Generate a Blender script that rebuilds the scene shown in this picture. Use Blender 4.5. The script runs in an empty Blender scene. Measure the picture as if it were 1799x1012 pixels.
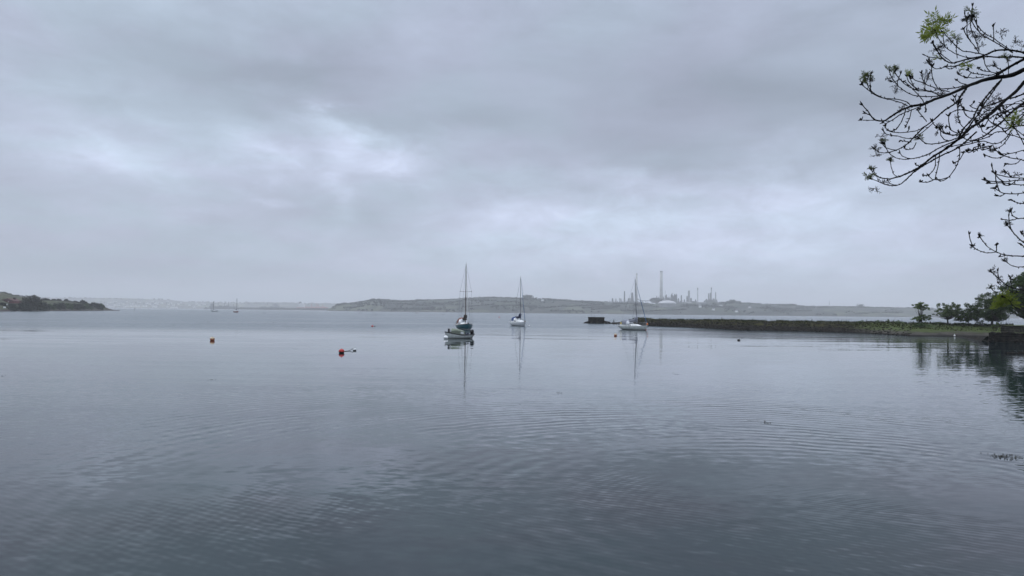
import bpy, bmesh, math, random
from mathutils import Vector, Matrix, noise as mnoise
R = math.radians
scene = bpy.context.scene
col = scene.collection

# ------------------------------------------------------------------ camera
F, PW, PH, CAM_H = 1330.0, 1799.0, 1012.0, 3.2
PITCH = math.atan(41.5 / F)
ROLL = 0.011
_f = Vector((0, math.cos(PITCH), math.sin(PITCH)))
_z = Vector((0, -math.sin(PITCH), math.cos(PITCH)))
_x = Vector((1, 0, 0))
_r = _x * math.cos(ROLL) + _z * math.sin(ROLL)
_u = _z * math.cos(ROLL) - _x * math.sin(ROLL)
CAM = Vector((0, 0, CAM_H))
cd = bpy.data.cameras.new('camera')
cam = bpy.data.objects.new('camera', cd)
col.objects.link(cam)
M = Matrix((_r, _u, -_f)).transposed().to_4x4()
M.translation = CAM
cam.matrix_world = M
cd.sensor_width = 36.0
cd.lens = 36.0 * F / PW
cd.clip_start = 0.1
cd.clip_end = 40000
scene.camera = cam

def ray(px, py):
    return _f + _r * ((px - PW / 2) / F) + _u * ((PH / 2 - py) / F)
def water(px, py):                       # where the line of sight meets the water
    d = ray(px, py)
    return CAM + d * (-CAM_H / d.z)
def at(px, py, Y):                       # the point at distance Y along the view axis of the bay
    d = ray(px, py)
    return CAM + d * (Y / d.y)

# ------------------------------------------------------------------ render and exposure
scene.view_settings.view_transform = 'Standard'
scene.view_settings.look = 'None'
scene.view_settings.exposure = 0.0
scene.view_settings.gamma = 1.0
scene.render.engine = 'CYCLES'
scene.cycles.use_denoising = True
scene.cycles.max_bounces = 6
scene.cycles.volume_bounces = 1
scene.cycles.transparent_max_bounces = 8

# ------------------------------------------------------------------ small node helper
class NT:
    def __init__(s, tree):
        s.t = tree; s.n = tree.nodes; s.l = tree.links
    def set(s, sock, v):
        if v is None: return
        if isinstance(v, bpy.types.NodeSocket): s.l.new(v, sock)
        elif isinstance(v, (tuple, list, Vector)) and sock.type == 'RGBA' and len(v) == 3: sock.default_value = (*v, 1)
        else: sock.default_value = v
    def math(s, op, a, b=None, c=None, clamp=False):
        n = s.n.new('ShaderNodeMath'); n.operation = op; n.use_clamp = clamp
        for i, v in enumerate((a, b, c)): s.set(n.inputs[i], v)
        return n.outputs[0]
    def vm(s, op, a, b=None, scale=None):
        n = s.n.new('ShaderNodeVectorMath'); n.operation = op
        s.set(n.inputs[0], a)
        if b is not None: s.set(n.inputs[1], b)
        if scale is not None: s.set(n.inputs['Scale'], scale)
        return n.outputs['Value'] if op in ('DOT_PRODUCT', 'LENGTH', 'DISTANCE') else n.outputs[0]
    def sep(s, v):
        n = s.n.new('ShaderNodeSeparateXYZ'); s.set(n.inputs[0], v); return n.outputs
    def comb(s, x, y, z):
        n = s.n.new('ShaderNodeCombineXYZ')
        for i, v in enumerate((x, y, z)): s.set(n.inputs[i], v)
        return n.outputs[0]
    def noise(s, v, scale, detail=2, rough=0.5, out=0, dist=0):
        n = s.n.new('ShaderNodeTexNoise'); s.set(n.inputs['Vector'], v)
        n.inputs['Scale'].default_value = scale; n.inputs['Detail'].default_value = detail
        n.inputs['Roughness'].default_value = rough; n.inputs['Distortion'].default_value = dist
        return n.outputs[out]
    def voronoi(s, v, scale, out='Color'):
        n = s.n.new('ShaderNodeTexVoronoi'); s.set(n.inputs['Vector'], v)
        n.inputs['Scale'].default_value = scale
        return n.outputs[out]
    def ramp(s, v, a, b, lo=0.0, hi=1.0, smooth=True):
        n = s.n.new('ShaderNodeMapRange'); n.interpolation_type = 'SMOOTHSTEP' if smooth else 'LINEAR'
        s.set(n.inputs[0], v)
        for i, q in enumerate((a, b, lo, hi)): s.set(n.inputs[i + 1], q)
        return n.outputs[0]
    def mix(s, f, a, b):
        n = s.n.new('ShaderNodeMix'); n.data_type = 'RGBA'
        s.set(n.inputs['Factor'], f)
        s.set(n.inputs[6], a); s.set(n.inputs[7], b)
        return n.outputs[2]
    def pos(s):
        return s.n.new('ShaderNodeNewGeometry').outputs['Position']
    def obj(s):
        return s.n.new('ShaderNodeTexCoord').outputs['Object']

# ------------------------------------------------------------------ world: thick overcast sky
SUN_EL, SUN_AZ = R(52), R(-60)
world = bpy.data.worlds.new('World'); scene.world = world
world.use_nodes = True
w = NT(world.node_tree); w.n.clear()
d = w.n.new('ShaderNodeTexCoord').outputs['Generated']
sx, sy, sz = w.sep(d)[:3]
zc = w.math('MAXIMUM', sz, 0.0)
el = w.math('ARCSINE', zc)
az = w.math('ARCTAN2', sx, sy)
den = w.math('ADD', zc, 0.16)
cp = w.comb(w.math('DIVIDE', sx, den), w.math('DIVIDE', sy, den), 0.0)
n1 = w.noise(cp, 0.9, 5, 0.5)
n2 = w.noise(w.comb(w.math('MULTIPLY', az, 3.0), w.math('MULTIPLY', el, 9.0), 3.7), 1.5, 6, 0.55, dist=0.3)
n3 = w.noise(w.comb(w.math('MULTIPLY', az, 5.0), w.math('MULTIPLY', el, 12.0), 9.1), 2.0, 5, 0.58, dist=0.2)
lum = w.math('ADD', 0.525, w.math('MULTIPLY', w.math('SUBTRACT', n1, 0.5), 0.15))
lum = w.math('ADD', lum, w.math('MULTIPLY', w.math('SUBTRACT', n2, 0.5), 0.27))
# lighter and darker areas of this cloud cover (px, py, half width, half height, amount)
patches = [(640, 255, 70, 26, .20), (575, 226, 60, 20, .13), (705, 280, 40, 18, .12), (615, 290, 45, 25, .10), (480, 275, 70, 26, .16), (210, 282, 90, 30, .15), (590, 330, 26, 60, .16), (460, 352, 60, 18, .10),
           (1095, 320, 55, 18, .10), (1060, 390, 280, 55, .16), (1000, 450, 520, 70, .11), (1430, 355, 220, 60, .12), (1450, 450, 380, 70, .11),
           (380, 385, 60, 20, .06), (720, 290, 60, 30, .08), (60, 60, 160, 90, .03), (150, 230, 260, 70, .05),
           (450, 125, 260, 55, -.11), (1150, 150, 420, 100, -.10), (800, 215, 170, 35, -.07), (1500, 190, 260, 50, -.05), (590, 390, 180, 45, -.06), (150, 450, 330, 70, -.07),
           (760, 430, 150, 25, -.05), (1120, 265, 200, 40, -.05), (1600, 60, 300, 80, -.02), (0, 520, 260, 60, -.06), (320, 190, 120, 30, -.03)]
n4 = w.noise(w.comb(w.math('MULTIPLY', az, 7.0), w.math('MULTIPLY', el, 15.0), 1.3), 2.2, 7, 0.6, dist=0.4)
lum = w.math('ADD', lum, w.math('MULTIPLY', w.math('SUBTRACT', n4, 0.5), 0.16))
acc = None
azj = w.math('ADD', az, w.math('MULTIPLY', w.math('SUBTRACT', n2, 0.5), 0.13))
elj = w.math('ADD', el, w.math('MULTIPLY', w.math('SUBTRACT', n3, 0.5), 0.10))
for (px, py, hw, hh, amt) in patches:
    v = ray(px, py).normalized()
    a0, e0 = math.atan2(v.x, v.y), math.asin(v.z)
    qa = w.math('DIVIDE', w.math('SUBTRACT', azj, a0), hw / F)
    qe = w.math('DIVIDE', w.math('SUBTRACT', elj, e0), hh / F)
    q = w.math('ADD', w.math('MULTIPLY', qa, qa), w.math('MULTIPLY', qe, qe))
    g = w.math('MULTIPLY', w.math('EXPONENT', w.math('MULTIPLY', q, -1.0)), amt)
    acc = g if acc is None else w.math('ADD', acc, g)
acc = w.math('MULTIPLY', acc, w.math('ADD', 0.2, w.math('MULTIPLY', n4, 1.6)))
lum = w.math('ADD', lum, acc)
hue = w.mix(w.ramp(w.noise(cp, 1.6, 3), .38, .62), (0.895, 0.995, 1.275), (0.85, 1.02, 1.25))
hue = w.mix(w.ramp(az, R(-30), R(32), 0.0, 0.45), hue, (0.89, 0.99, 1.275))
colr = w.vm('SCALE', hue, scale=lum)
# thinner cloud overhead: brighter towards the zenith
zen = w.ramp(el, R(30), R(62), 0.0, 1.0)
colr = w.vm('ADD', colr, w.vm('SCALE', (1.36, 1.46, 1.62), scale=zen))
bgc = w.n.new('ShaderNodeBackground'); w.set(bgc.inputs[0], colr); bgc.inputs[1].default_value = 1.0
sky = w.n.new('ShaderNodeTexSky'); sky.sky_type = 'NISHITA'; sky.sun_disc = False
sky.sun_elevation = SUN_EL; sky.sun_rotation = SUN_AZ; sky.air_density = 1.5; sky.dust_density = 3.0
bgs = w.n.new('ShaderNodeBackground'); w.set(bgs.inputs[0], sky.outputs[0]); bgs.inputs[1].default_value = 0.1
mx = w.n.new('ShaderNodeMixShader'); mx.inputs[0].default_value = 0.95
w.l.new(bgs.outputs[0], mx.inputs[1]); w.l.new(bgc.outputs[0], mx.inputs[2])
wo = w.n.new('ShaderNodeOutputWorld'); w.l.new(mx.outputs[0], wo.inputs[0])

sl = bpy.data.lights.new('sun', 'SUN'); sl.energy = 0.8; sl.angle = R(25); sl.color = (1, .97, .93)
so = bpy.data.objects.new('sun', sl); col.objects.link(so)
sd = Vector((math.sin(SUN_AZ) * math.cos(SUN_EL), math.cos(SUN_AZ) * math.cos(SUN_EL), math.sin(SUN_EL)))
so.rotation_euler = (-sd).to_track_quat('-Z', 'Y').to_euler(); so.location = sd * 900 + Vector((0, 0, 400))

# ------------------------------------------------------------------ mesh helpers
class MB:
    def __init__(s): s.v = []; s.f = []
    def add(s, vs, fs):
        o = len(s.v); s.v += [tuple(p) for p in vs]; s.f += [tuple(i + o for i in f) for f in fs]
    def box(s, c, size, rz=0.0, taper=1.0, tx=None):
        hx, hy, hz = size[0] / 2, size[1] / 2, size[2] / 2
        tx = taper if tx is None else tx
        cs, sn = math.cos(rz), math.sin(rz)
        vs = []
        for z, kx, ky in ((-hz, 1, 1), (hz, tx, taper)):
            for x, y in ((-hx, -hy), (hx, -hy), (hx, hy), (-hx, hy)):
                x2, y2 = x * kx, y * ky
                vs.append((c[0] + x2 * cs - y2 * sn, c[1] + x2 * sn + y2 * cs, c[2] + z))
        s.add(vs, [(3, 2, 1, 0), (4, 5, 6, 7), (0, 1, 5, 4), (1, 2, 6, 5), (2, 3, 7, 6), (3, 0, 4, 7)])
    def tube(s, pts, rad, n=6, cap=True):
        pts = [Vector(p) for p in pts]
        if not isinstance(rad, (list, tuple)): rad = [rad] * len(pts)
        vs, fs = [], []
        prev = None
        for i, p in enumerate(pts):
            t = (pts[min(i + 1, len(pts) - 1)] - pts[max(i - 1, 0)])
            if t.length < 1e-9: t = Vector((0, 0, 1))
            t.normalize()
            if prev is None:
                a = Vector((0, 0, 1)) if abs(t.z) < 0.9 else Vector((1, 0, 0))
            else: a = prev
            b = t.cross(a)
            if b.length < 1e-6: b = t.cross(Vector((0.3, 0.9, 0.1)))
            b.normalize(); a = b.cross(t).normalized(); prev = a
            for k in range(n):
                th = 2 * math.pi * k / n
                vs.append(p + (a * math.cos(th) + b * math.sin(th)) * rad[i])
        for i in range(len(pts) - 1):
            for k in range(n):
                k2 = (k + 1) % n
                fs.append((i * n + k, i * n + k2, (i + 1) * n + k2, (i + 1) * n + k))
        if cap:
            fs.append(tuple(range(n - 1, -1, -1))); fs.append(tuple((len(pts) - 1) * n + k for k in range(n)))
        s.add(vs, fs)
    def lathe(s, prof, c=(0, 0, 0), n=16):                        # prof: (radius, z)
        vs, fs = [], []
        for r, z in prof:
            for k in range(n):
                th = 2 * math.pi * k / n
                vs.append((c[0] + r * math.cos(th), c[1] + r * math.sin(th), c[2] + z))
        for i in range(len(prof) - 1):
            for k in range(n):
                k2 = (k + 1) % n
                fs.append((i * n + k, i * n + k2, (i + 1) * n + k2, (i + 1) * n + k))
        fs.append(tuple(range(n - 1, -1, -1))); fs.append(tuple((len(prof) - 1) * n + k for k in range(n)))
        s.add(vs, fs)
    def grid(s, rows, close=False):                               # rows of points
        n = len(rows[0]); vs = [p for r in rows for p in r]; fs = []
        for i in range(len(rows) - 1):
            for k in range(n - 1):
                fs.append((i * n + k, i * n + k + 1, (i + 1) * n + k + 1, (i + 1) * n + k))
        s.add(vs, fs)
    def leaf(s, p, L, W, rng):                                    # one pointed leaf-sized face, any way up
        a = Vector((rng.gauss(0, 1), rng.gauss(0, 1), rng.gauss(0, .8))).normalized()
        b = a.cross(Vector((rng.gauss(0, 1), rng.gauss(0, 1), rng.gauss(0, 1))))
        if b.length < 1e-5: return
        b.normalize()
        s.add([p - a * L * .5, p + b * W * .5 - a * L * .05, p + a * L * .5, p - b * W * .5 - a * L * .05], [(0, 1, 2, 3)])
    def blob(s, c, rx, ry, rz, n, size, rng, shell=0.55):          # a clump of leaves
        c = Vector(c)
        for _ in range(n):
            v = Vector((rng.gauss(0, 1), rng.gauss(0, 1), rng.gauss(0, 1))).normalized()
            k = (shell + (1 - shell) * rng.random()) ** .8
            L = size * (.6 + .8 * rng.random())
            s.leaf(c + Vector((v.x * rx * k, v.y * ry * k, v.z * rz * k)), L, L * .62, rng)
    def build(s, name, mat, parent=None, loc=None, smooth=False, rz=0.0):
        me = bpy.data.meshes.new(name); me.from_pydata(s.v, [], s.f); me.update()
        if smooth:
            for p in me.polygons: p.use_smooth = True
        me.materials.append(mat)
        o = bpy.data.objects.new(name, me); col.objects.link(o)
        if parent is not None: o.parent = parent
        if loc is not None: o.location = loc
        o.rotation_euler = (0, 0, rz)
        return o

def tag(o, label=None, cat=None, group=None, kind=None):
    if label: o['label'] = label
    if cat:
        o['category'] = cat; o['kind'] = 'thing'
    if group: o['group'] = group
    if kind: o['kind'] = kind
    return o
def empty(name, label, cat, loc, rz=0.0, group=None):
    o = bpy.data.objects.new(name, None); col.objects.link(o)
    o.location = loc; o.rotation_euler = (0, 0, rz); o.empty_display_size = 0.3
    return tag(o, label, cat, group)

# ------------------------------------------------------------------ materials
def mat(name, c, rough=.6, vary=.15, scale=3.0, spec=.3, bump=0.0, metal=0.0, c2=None, trans=0.0):
    m = bpy.data.materials.new(name); m.use_nodes = True
    t = NT(m.node_tree); p = t.n['Principled BSDF']
    o = t.obj()
    f = t.noise(o, scale, 5, .6)
    ca = tuple(x * (1 - vary) for x in c)
    cb = tuple(min(1, x * (1 + vary)) for x in c) if c2 is None else c2
    t.set(p.inputs['Base Color'], t.mix(t.ramp(f, .32, .68), ca, cb))
    p.inputs['Roughness'].default_value = rough
    p.inputs['Specular IOR Level'].default_value = spec
    p.inputs['Metallic'].default_value = metal
    if bump:
        b = t.n.new('ShaderNodeBump'); b.inputs['Strength'].default_value = bump
        t.set(b.inputs['Height'], f); t.l.new(b.outputs[0], p.inputs['Normal'])
    if trans:
        tr = t.n.new('ShaderNodeBsdfTranslucent'); tr.inputs[0].default_value = (c[0] * 1.3, c[1] * 1.4, c[2], 1)
        ms = t.n.new('ShaderNodeMixShader'); ms.inputs[0].default_value = trans
        t.l.new(p.outputs[0], ms.inputs[1]); t.l.new(tr.outputs[0], ms.inputs[2])
        t.l.new(ms.outputs[0], t.n['Material Output'].inputs[0])
    return m
def hull_mat(name, c, band=(.85, .85, .84), bottom=(.02, .02, .025), z0=.05, z1=.13):
    m = bpy.data.materials.new(name); m.use_nodes = True
    t = NT(m.node_tree); p = t.n['Principled BSDF']
    o = t.obj(); z = t.sep(o)[2]
    zj = t.math('ADD', z, t.math('MULTIPLY', t.math('SUBTRACT', t.noise(o, 2.0, 3), .5), .03))
    f = t.noise(t.vm('MULTIPLY', o, (1.2, 1.2, .35)), 2.4, 5, .6)
    body = t.mix(t.ramp(f, .35, .75), c, tuple(x * .8 for x in c))
    k = t.mix(t.ramp(zj, z1 - .004, z1 + .004), band, body)
    k = t.mix(t.ramp(zj, z0 - .006, z0 + .01), bottom, k)
    t.set(p.inputs['Base Color'], k); p.inputs['Roughness'].default_value = .3; p.inputs['Specular IOR Level'].default_value = .4
    return m
m_white = mat('white_gelcoat', (.78, .79, .78), .3, .06, 2)
m_offwhite = mat('grey_white_paint', (.6, .62, .62), .5, .1, 2)
m_black = mat('black_plastic', (.012, .012, .014), .4, .2, 6)
m_alloy = mat('anodised_alloy', (.12, .125, .135), .35, .1, 2, metal=.3)
m_brownspar = mat('varnished_spar', (.09, .065, .05), .4, .2, 2)
m_wire = mat('steel_wire', (.12, .13, .14), .4, .1, 2)
m_rail = mat('steel_rail', (.30, .31, .32), .3, .1, 3)
m_navy = mat('navy_canvas', (.012, .018, .05), .8, .2, 5)
m_blue = mat('blue_canvas', (.012, .045, .16), .8, .15, 5)
m_bluesail = mat('blue_sacrificial_strip', (.03, .10, .22), .8, .15, 5)
m_brownsail = mat('dark_brown_canvas', (.035, .028, .022), .85, .2, 5)
m_rust = mat('rust_red_canvas', (.16, .055, .035), .8, .15, 5)
m_greycanvas = mat('grey_canvas', (.20, .21, .25), .8, .12, 5)
m_palesail = mat('pale_sailcloth', (.6, .6, .58), .8, .08, 5)
m_glass = mat('dark_window', (.015, .018, .02), .1, .1, 5, spec=.6)
m_screen = mat('clear_screen', (.45, .47, .5), .15, .1, 5, spec=.6)
m_wood = mat('teak', (.16, .09, .045), .6, .2, 4)
m_sage = mat('sage_green_canvas', (.17, .195, .15), .85, .12, 3)
m_orange = mat('orange_plastic', (.72, .22, .06), .5, .15, 5)
m_yellow = mat('yellow_foam', (.72, .55, .16), .6, .1, 5)
m_red = mat('red_plastic', (.45, .035, .03), .4, .2, 6)
m_weedy = mat('weedy_dark_underside', (.03, .025, .02), .8, .4, 9)
m_rope = mat('wet_rope', (.05, .05, .045), .8, .3, 9)
m_seaweed = mat('brown_seaweed', (.022, .02, .012), .5, .4, 9)
m_concrete = mat('pale_concrete', (.42, .42, .41), .85, .12, .05)
m_plant = mat('weathered_steelwork', (.13, .135, .14), .7, .25, .08)
m_plant2 = mat('grey_cladding', (.24, .245, .25), .7, .15, .05)
m_tank = mat('white_tank_paint', (.45, .45, .46), .5, .05, .05)
m_dark = mat('sooty_steel', (.05, .05, .055), .7, .2, .2)
m_navalgrey = mat('naval_grey_paint', (.085, .09, .10), .5, .1, .05)
m_shipred = mat('red_deck_paint', (.42, .14, .11), .6, .1, .05)
m_shipwhite = mat('white_ship_paint', (.75, .75, .74), .5, .05, .05)
m_pile = mat('jetty_timber', (.07, .07, .07), .8, .2, .1)
m_render = mat('pale_house_render', (.8, .8, .78), .8, .1, .2)
m_slate = mat('slate_roof', (.14, .14, .15), .7, .15, .3)
m_redwall = mat('dark_red_cladding', (.14, .03, .03), .7, .15, .4)
m_bark = mat('silhouette_bark', (.008, .0075, .007), .8, .35, 30, bump=.3, spec=.1)  # grey ash bark blackened: the backlit silhouette is put into the colour
m_trunk = mat('tree_bark', (.05, .045, .038), .85, .3, 4, bump=.4)
m_bud = mat('black_bud', (.014, .013, .010), .7, .4, 60)
m_budgreen = mat('opening_bud', (.07, .085, .025), .6, .5, 40, trans=.3)
m_newleaf = mat('new_ash_leaf', (.15, .18, .03), .5, .3, 25, trans=.45)
m_flower = mat('spent_ash_flower', (.035, .028, .028), .8, .3, 30)
m_leaf_mid = mat('mid_green_foliage', (.06, .095, .03), .65, .35, .9, c2=(.15, .21, .07), trans=.3, spec=.05)
m_leaf_dark = mat('dark_green_foliage', (.026, .046, .016), .65, .35, .9, c2=(.075, .115, .036), trans=.25, spec=.05)
m_leaf_grey = mat('grey_green_foliage', (.06, .085, .035), .65, .3, 1.1, c2=(.14, .18, .085), trans=.3, spec=.05)
m_scrub = mat('headland_scrub', (.015, .02, .013), .8, .35, .25, c2=(.036, .042, .024), trans=.15, spec=.05)
m_scrub2 = mat('headland_gorse', (.022, .023, .012), .8, .35, .2, c2=(.048, .048, .024), trans=.15, spec=.05)
m_treeline = mat('far_wood', (.042, .045, .041), .9, .3, .02, spec=.05)
m_grass = mat('rough_grass', (.024, .030, .010), .9, .35, .6, c2=(.052, .052, .018), trans=.2, spec=.05)
m_rock = mat('dark_weedy_stone', (.010, .009, .008), .8, .4, 1.5, c2=(.035, .03, .025), bump=.4, spec=.05)
m_stone = mat('old_masonry', (.014, .014, .011), .85, .4, 2.0, c2=(.055, .05, .04), bump=.5, spec=.05)

# ------------------------------------------------------------------ water
def water_material():
    m = bpy.data.materials.new('estuary_water'); m.use_nodes = True
    t = NT(m.node_tree); p = t.n['Principled BSDF']
    P = t.pos(); X, Y, _ = t.sep(P)[:3]
    big = t.noise(t.vm('MULTIPLY', P, (.012, .03, 1)), 1.0, 3, .5)
    lane = t.noise(t.vm('MULTIPLY', P, (.011, .045, 1)), 1.0, 4, .6)
    # wind-ruffled outer water; the lee of the spit on the right stays calmer
    edge = t.math('ADD', 112.0, t.math('MULTIPLY', t.ramp(X, -60, 30), 42.0))
    yy = t.math('ADD', Y, t.math('MULTIPLY', t.math('SUBTRACT', big, .5), 70.0))
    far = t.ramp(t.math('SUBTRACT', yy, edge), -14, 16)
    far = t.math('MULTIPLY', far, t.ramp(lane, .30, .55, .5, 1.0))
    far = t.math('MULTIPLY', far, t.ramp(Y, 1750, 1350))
    grain = t.noise(t.vm('MULTIPLY', P, (.35, .05, 1)), 1.0, 3, .6)
    grain2 = t.noise(t.vm('MULTIPLY', P, (.08, .012, 1)), 1.0, 3, .6)
    gr = t.math('MULTIPLY', t.ramp(grain, .3, .7, .55, 1.45), t.ramp(grain2, .3, .7, .75, 1.25))
    # random chop (two independent channels used as slopes)
    chop = t.vm('SUBTRACT', t.noise(t.vm('MULTIPLY', P, (1.2, 2.2, 1)), 1.0, 3, .55, out=1), (.5, .5, .5))
    fine = t.vm('SUBTRACT', t.noise(t.vm('MULTIPLY', P, (3.2, 5.5, 1)), 1.0, 2, .5, out=1), (.5, .5, .5))
    near = t.ramp(Y, 8, 60, 1.0, 0.0)
    patch = t.noise(t.vm('MULTIPLY', P, (.10, .13, 1)), 1.0, 3, .5)
    pt = t.ramp(patch, .34, .62)
    a_chop = t.math('ADD', t.math('MULTIPLY', t.math('MULTIPLY', far, gr), .58), t.math('MULTIPLY', near, .022))
    a_chop = t.math('ADD', a_chop, .006)
    mid = t.math('MULTIPLY', t.ramp(Y, 26, 40), t.ramp(Y, 70, 45))
    rightripple = t.math('MULTIPLY', t.ramp(X, 18, 32), t.math('MULTIPLY', t.ramp(Y, 30, 45), t.ramp(Y, 120, 85)))
    a_fine = t.math('MULTIPLY', t.math('ADD', t.math('MULTIPLY', near, .10), t.math('ADD', t.math('MULTIPLY', mid, .010), t.math('MULTIPLY', rightripple, .035))), t.math('ADD', .3, pt))
    slope = t.vm('ADD', t.vm('SCALE', chop, scale=a_chop), t.vm('SCALE', fine, scale=a_fine))
    # calm-water streaks: long low undulations, slopes along y only
    s1 = t.math('SUBTRACT', t.noise(t.vm('MULTIPLY', P, (.05, .30, 1)), 1.0, 4, .6), .5)
    s2 = t.math('SUBTRACT', t.noise(t.vm('MULTIPLY', P, (.14, .9, 1)), 1.0, 3, .55), .5)
    s3 = t.math('SUBTRACT', t.noise(t.vm('MULTIPLY', P, (.018, .16, 1)), 1.0, 3, .6), .5)
    sw = t.math('ADD', t.math('MULTIPLY', s1, .030), t.math('MULTIPLY', s2, .030))
    sw = t.math('ADD', sw, t.math('MULTIPLY', s3, t.math('MULTIPLY', t.ramp(Y, 50, 80), .05)))
    slope = t.vm('ADD', slope, t.comb(0.0, sw, 0.0))
    # wave trains
    wob = t.noise(t.vm('MULTIPLY', P, (.22, .22, 1)), 1.0, 2, .5)
    wob2 = t.noise(t.vm('MULTIPLY', P, (.9, .9, 1)), 1.0, 2, .5)
    wob3 = t.noise(t.vm('MULTIPLY', P, (1.6, 1.1, 1)), 1.0, 2, .5)
    def ring(cx, cy, lam, amp, r0, r1, r2, r3, wv, pm):
        v = t.vm('SUBTRACT', P, (cx, cy, 0.0))
        r = t.vm('LENGTH', v)
        ph = t.math('ADD', t.math('MULTIPLY', r, 2 * math.pi / lam), t.math('ADD', t.math('MULTIPLY', wob, wv), t.math('MULTIPLY', wob2, 3.4)))
        mk = t.math('MULTIPLY', t.ramp(r, r0, r1), t.ramp(r, r3, r2))
        a = t.math('MULTIPLY', t.math('MULTIPLY', t.math('COSINE', ph), amp), t.math('MULTIPLY', mk, pm))
        return t.vm('SCALE', t.vm('NORMALIZE', v), scale=a)
    def train(dx, dy, lam, amp, wv, pm):
        k = 2 * math.pi / lam
        ph = t.math('ADD', t.vm('DOT_PRODUCT', P, (dx * k, dy * k, 0.0)), t.math('ADD', t.math('MULTIPLY', wob, wv), t.math('MULTIPLY', wob3, 9.0)))
        a = t.math('MULTIPLY', t.math('MULTIPLY', t.math('COSINE', ph), amp), pm)
        return t.vm('SCALE', (dx, dy, 0.0), scale=a)
    pa = t.ramp(t.noise(t.vm('MULTIPLY', P, (.16, .12, 1)), 1.0, 2), .40, .64, .05, 1.0)
    pb = t.ramp(t.noise(t.vm('ADD', t.vm('MULTIPLY', P, (.2, .15, 1)), (7, 3, 1)), 1.0, 2), .42, .62)
    slope = t.vm('ADD', slope, ring(5.5, 13.0, .52, .034, 2.0, 6.0, 12.0, 30.0, 15.0, pa))
    slope = t.vm('ADD', slope, ring(4.2, 14.2, .43, .018, 2.0, 6.0, 12.0, 26.0, 13.0, pb))
    slope = t.vm('ADD', slope, ring(7.5, 10.5, .19, .018, 1.0, 3.0, 9.0, 16.0, 16.0, pb))
    slope = t.vm('ADD', slope, t.vm('SCALE', train(.52, .85, .15, .017, 18.0, pb), scale=t.ramp(Y, 28, 16)))
    slope = t.vm('ADD', slope, t.vm('SCALE', train(-.25, .97, .6, .009, 12.0, pa), scale=t.ramp(Y, 55, 25)))
    sxx, syy, _ = t.sep(slope)[:3]
    nrm = t.vm('NORMALIZE', t.comb(t.math('MULTIPLY', sxx, -1.0), t.math('MULTIPLY', syy, -1.0), 1.0))
    t.set(p.inputs['Normal'], nrm)
    # turbid green water; dark weed beds on the shallow bottom close to the shore
    weed = t.ramp(t.noise(t.vm('MULTIPLY', P, (.16, .22, 1)), 1.0, 4, .55), .42, .62)
    shallow = t.ramp(Y, 32, 9)
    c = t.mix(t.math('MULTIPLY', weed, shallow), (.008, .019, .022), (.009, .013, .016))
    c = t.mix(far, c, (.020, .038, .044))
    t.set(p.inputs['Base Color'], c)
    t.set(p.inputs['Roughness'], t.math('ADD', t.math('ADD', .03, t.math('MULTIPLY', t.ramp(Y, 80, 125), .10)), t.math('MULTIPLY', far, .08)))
    p.inputs['IOR'].default_value = 1.333
    p.inputs['Specular IOR Level'].default_value = .50
    return m
wm = MB(); wm.add([(-6500, -300, 0), (6500, -300, 0), (6500, 8700, 0), (-6500, 8700, 0)], [(0, 1, 2, 3)])
tag(wm.build('water', water_material()), kind='structure')

# ------------------------------------------------------------------ haze
hz = MB(); hz.box((0, 4150, 115), (14000, 10000, 234))
hm = bpy.data.materials.new('sea_haze'); hm.use_nodes = True
ht = NT(hm.node_tree); ht.n.remove(ht.n['Principled BSDF'])
pv = ht.n.new('ShaderNodeVolumePrincipled'); pv.inputs['Color'].default_value = (.97, .98, 1.0, 1)
pv.inputs['Density'].default_value = 2.2e-4; pv.inputs['Density Attribute'].default_value = ''
ht.l.new(pv.outputs[0], ht.n['Material Output'].inputs['Volume'])
try: hm.cycles.homogeneous_volume = True
except Exception: pass
ho = tag(hz.build('haze', hm), kind='stuff')

# ------------------------------------------------------------------ hills
def lerp_tab(tab, x):
    if x <= tab[0][0]: return tab[0][1]
    for (a, va), (b, vb) in zip(tab, tab[1:]):
        if x <= b: return va + (vb - va) * (x - a) / (b - a)
    return tab[-1][1]
class Hill:
    # tables along the shore: ridge line in the photograph, distance of the shore and of the ridge
    def __init__(s, ridge, dn, dr, x0, x1, step, prof, rough, back=500, drop=6, seed=1):
        s.ridge, s.dn, s.dr, s.prof, s.rough, s.seed = ridge, dn, dr, prof, rough, seed
        s.x0, s.x1, s.step, s.back, s.drop = x0, x1, step, back, drop
    def pt(s, px, t):
        Dn, Dr = lerp_tab(s.dn, px), lerp_tab(s.dr, px)
        R_ = at(px, lerp_tab(s.ridge, px), Dr)
        dirx = R_.x / R_.y
        if t <= 1:
            D = Dn + (Dr - Dn) * t
            zz = max(R_.z, .1) * s.prof(t)
            zz += s.rough * mnoise.noise(Vector((D * dirx * .012, D * .012, s.seed))) * min(1, t * 4) * min(1, (1 - t) * 3 + .15)
        else:
            D = Dr + s.back * (t - 1); zz = R_.z - s.drop * (t - 1)
        return Vector((dirx * D, D, zz if t > 0 else -.4))
    def mesh(s, name, m, nt=14):
        rows = []
        px = s.x0
        ts = [i / nt for i in range(nt + 1)] + [1.15, 1.5, 2.0]
        while px <= s.x1:
            rows.append([s.pt(px, t) for t in ts]); px += s.step
        b = MB(); b.grid(rows)
        b.f = [tuple(reversed(f)) for f in b.f]
        return tag(b.build(name, m, smooth=True), kind='structure')
    def place(s, px, py):
        lo, hi = 0.02, 1.0
        for _ in range(24):
            mid = (lo + hi) / 2; q = s.pt(px, mid)
            # visible row of the point
            v = q - CAM; yv = PH / 2 - F * v.dot(_u) / v.dot(_f)
            if yv > py: lo = mid
            else: hi = mid
        return s.pt(px, (lo + hi) / 2)
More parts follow.
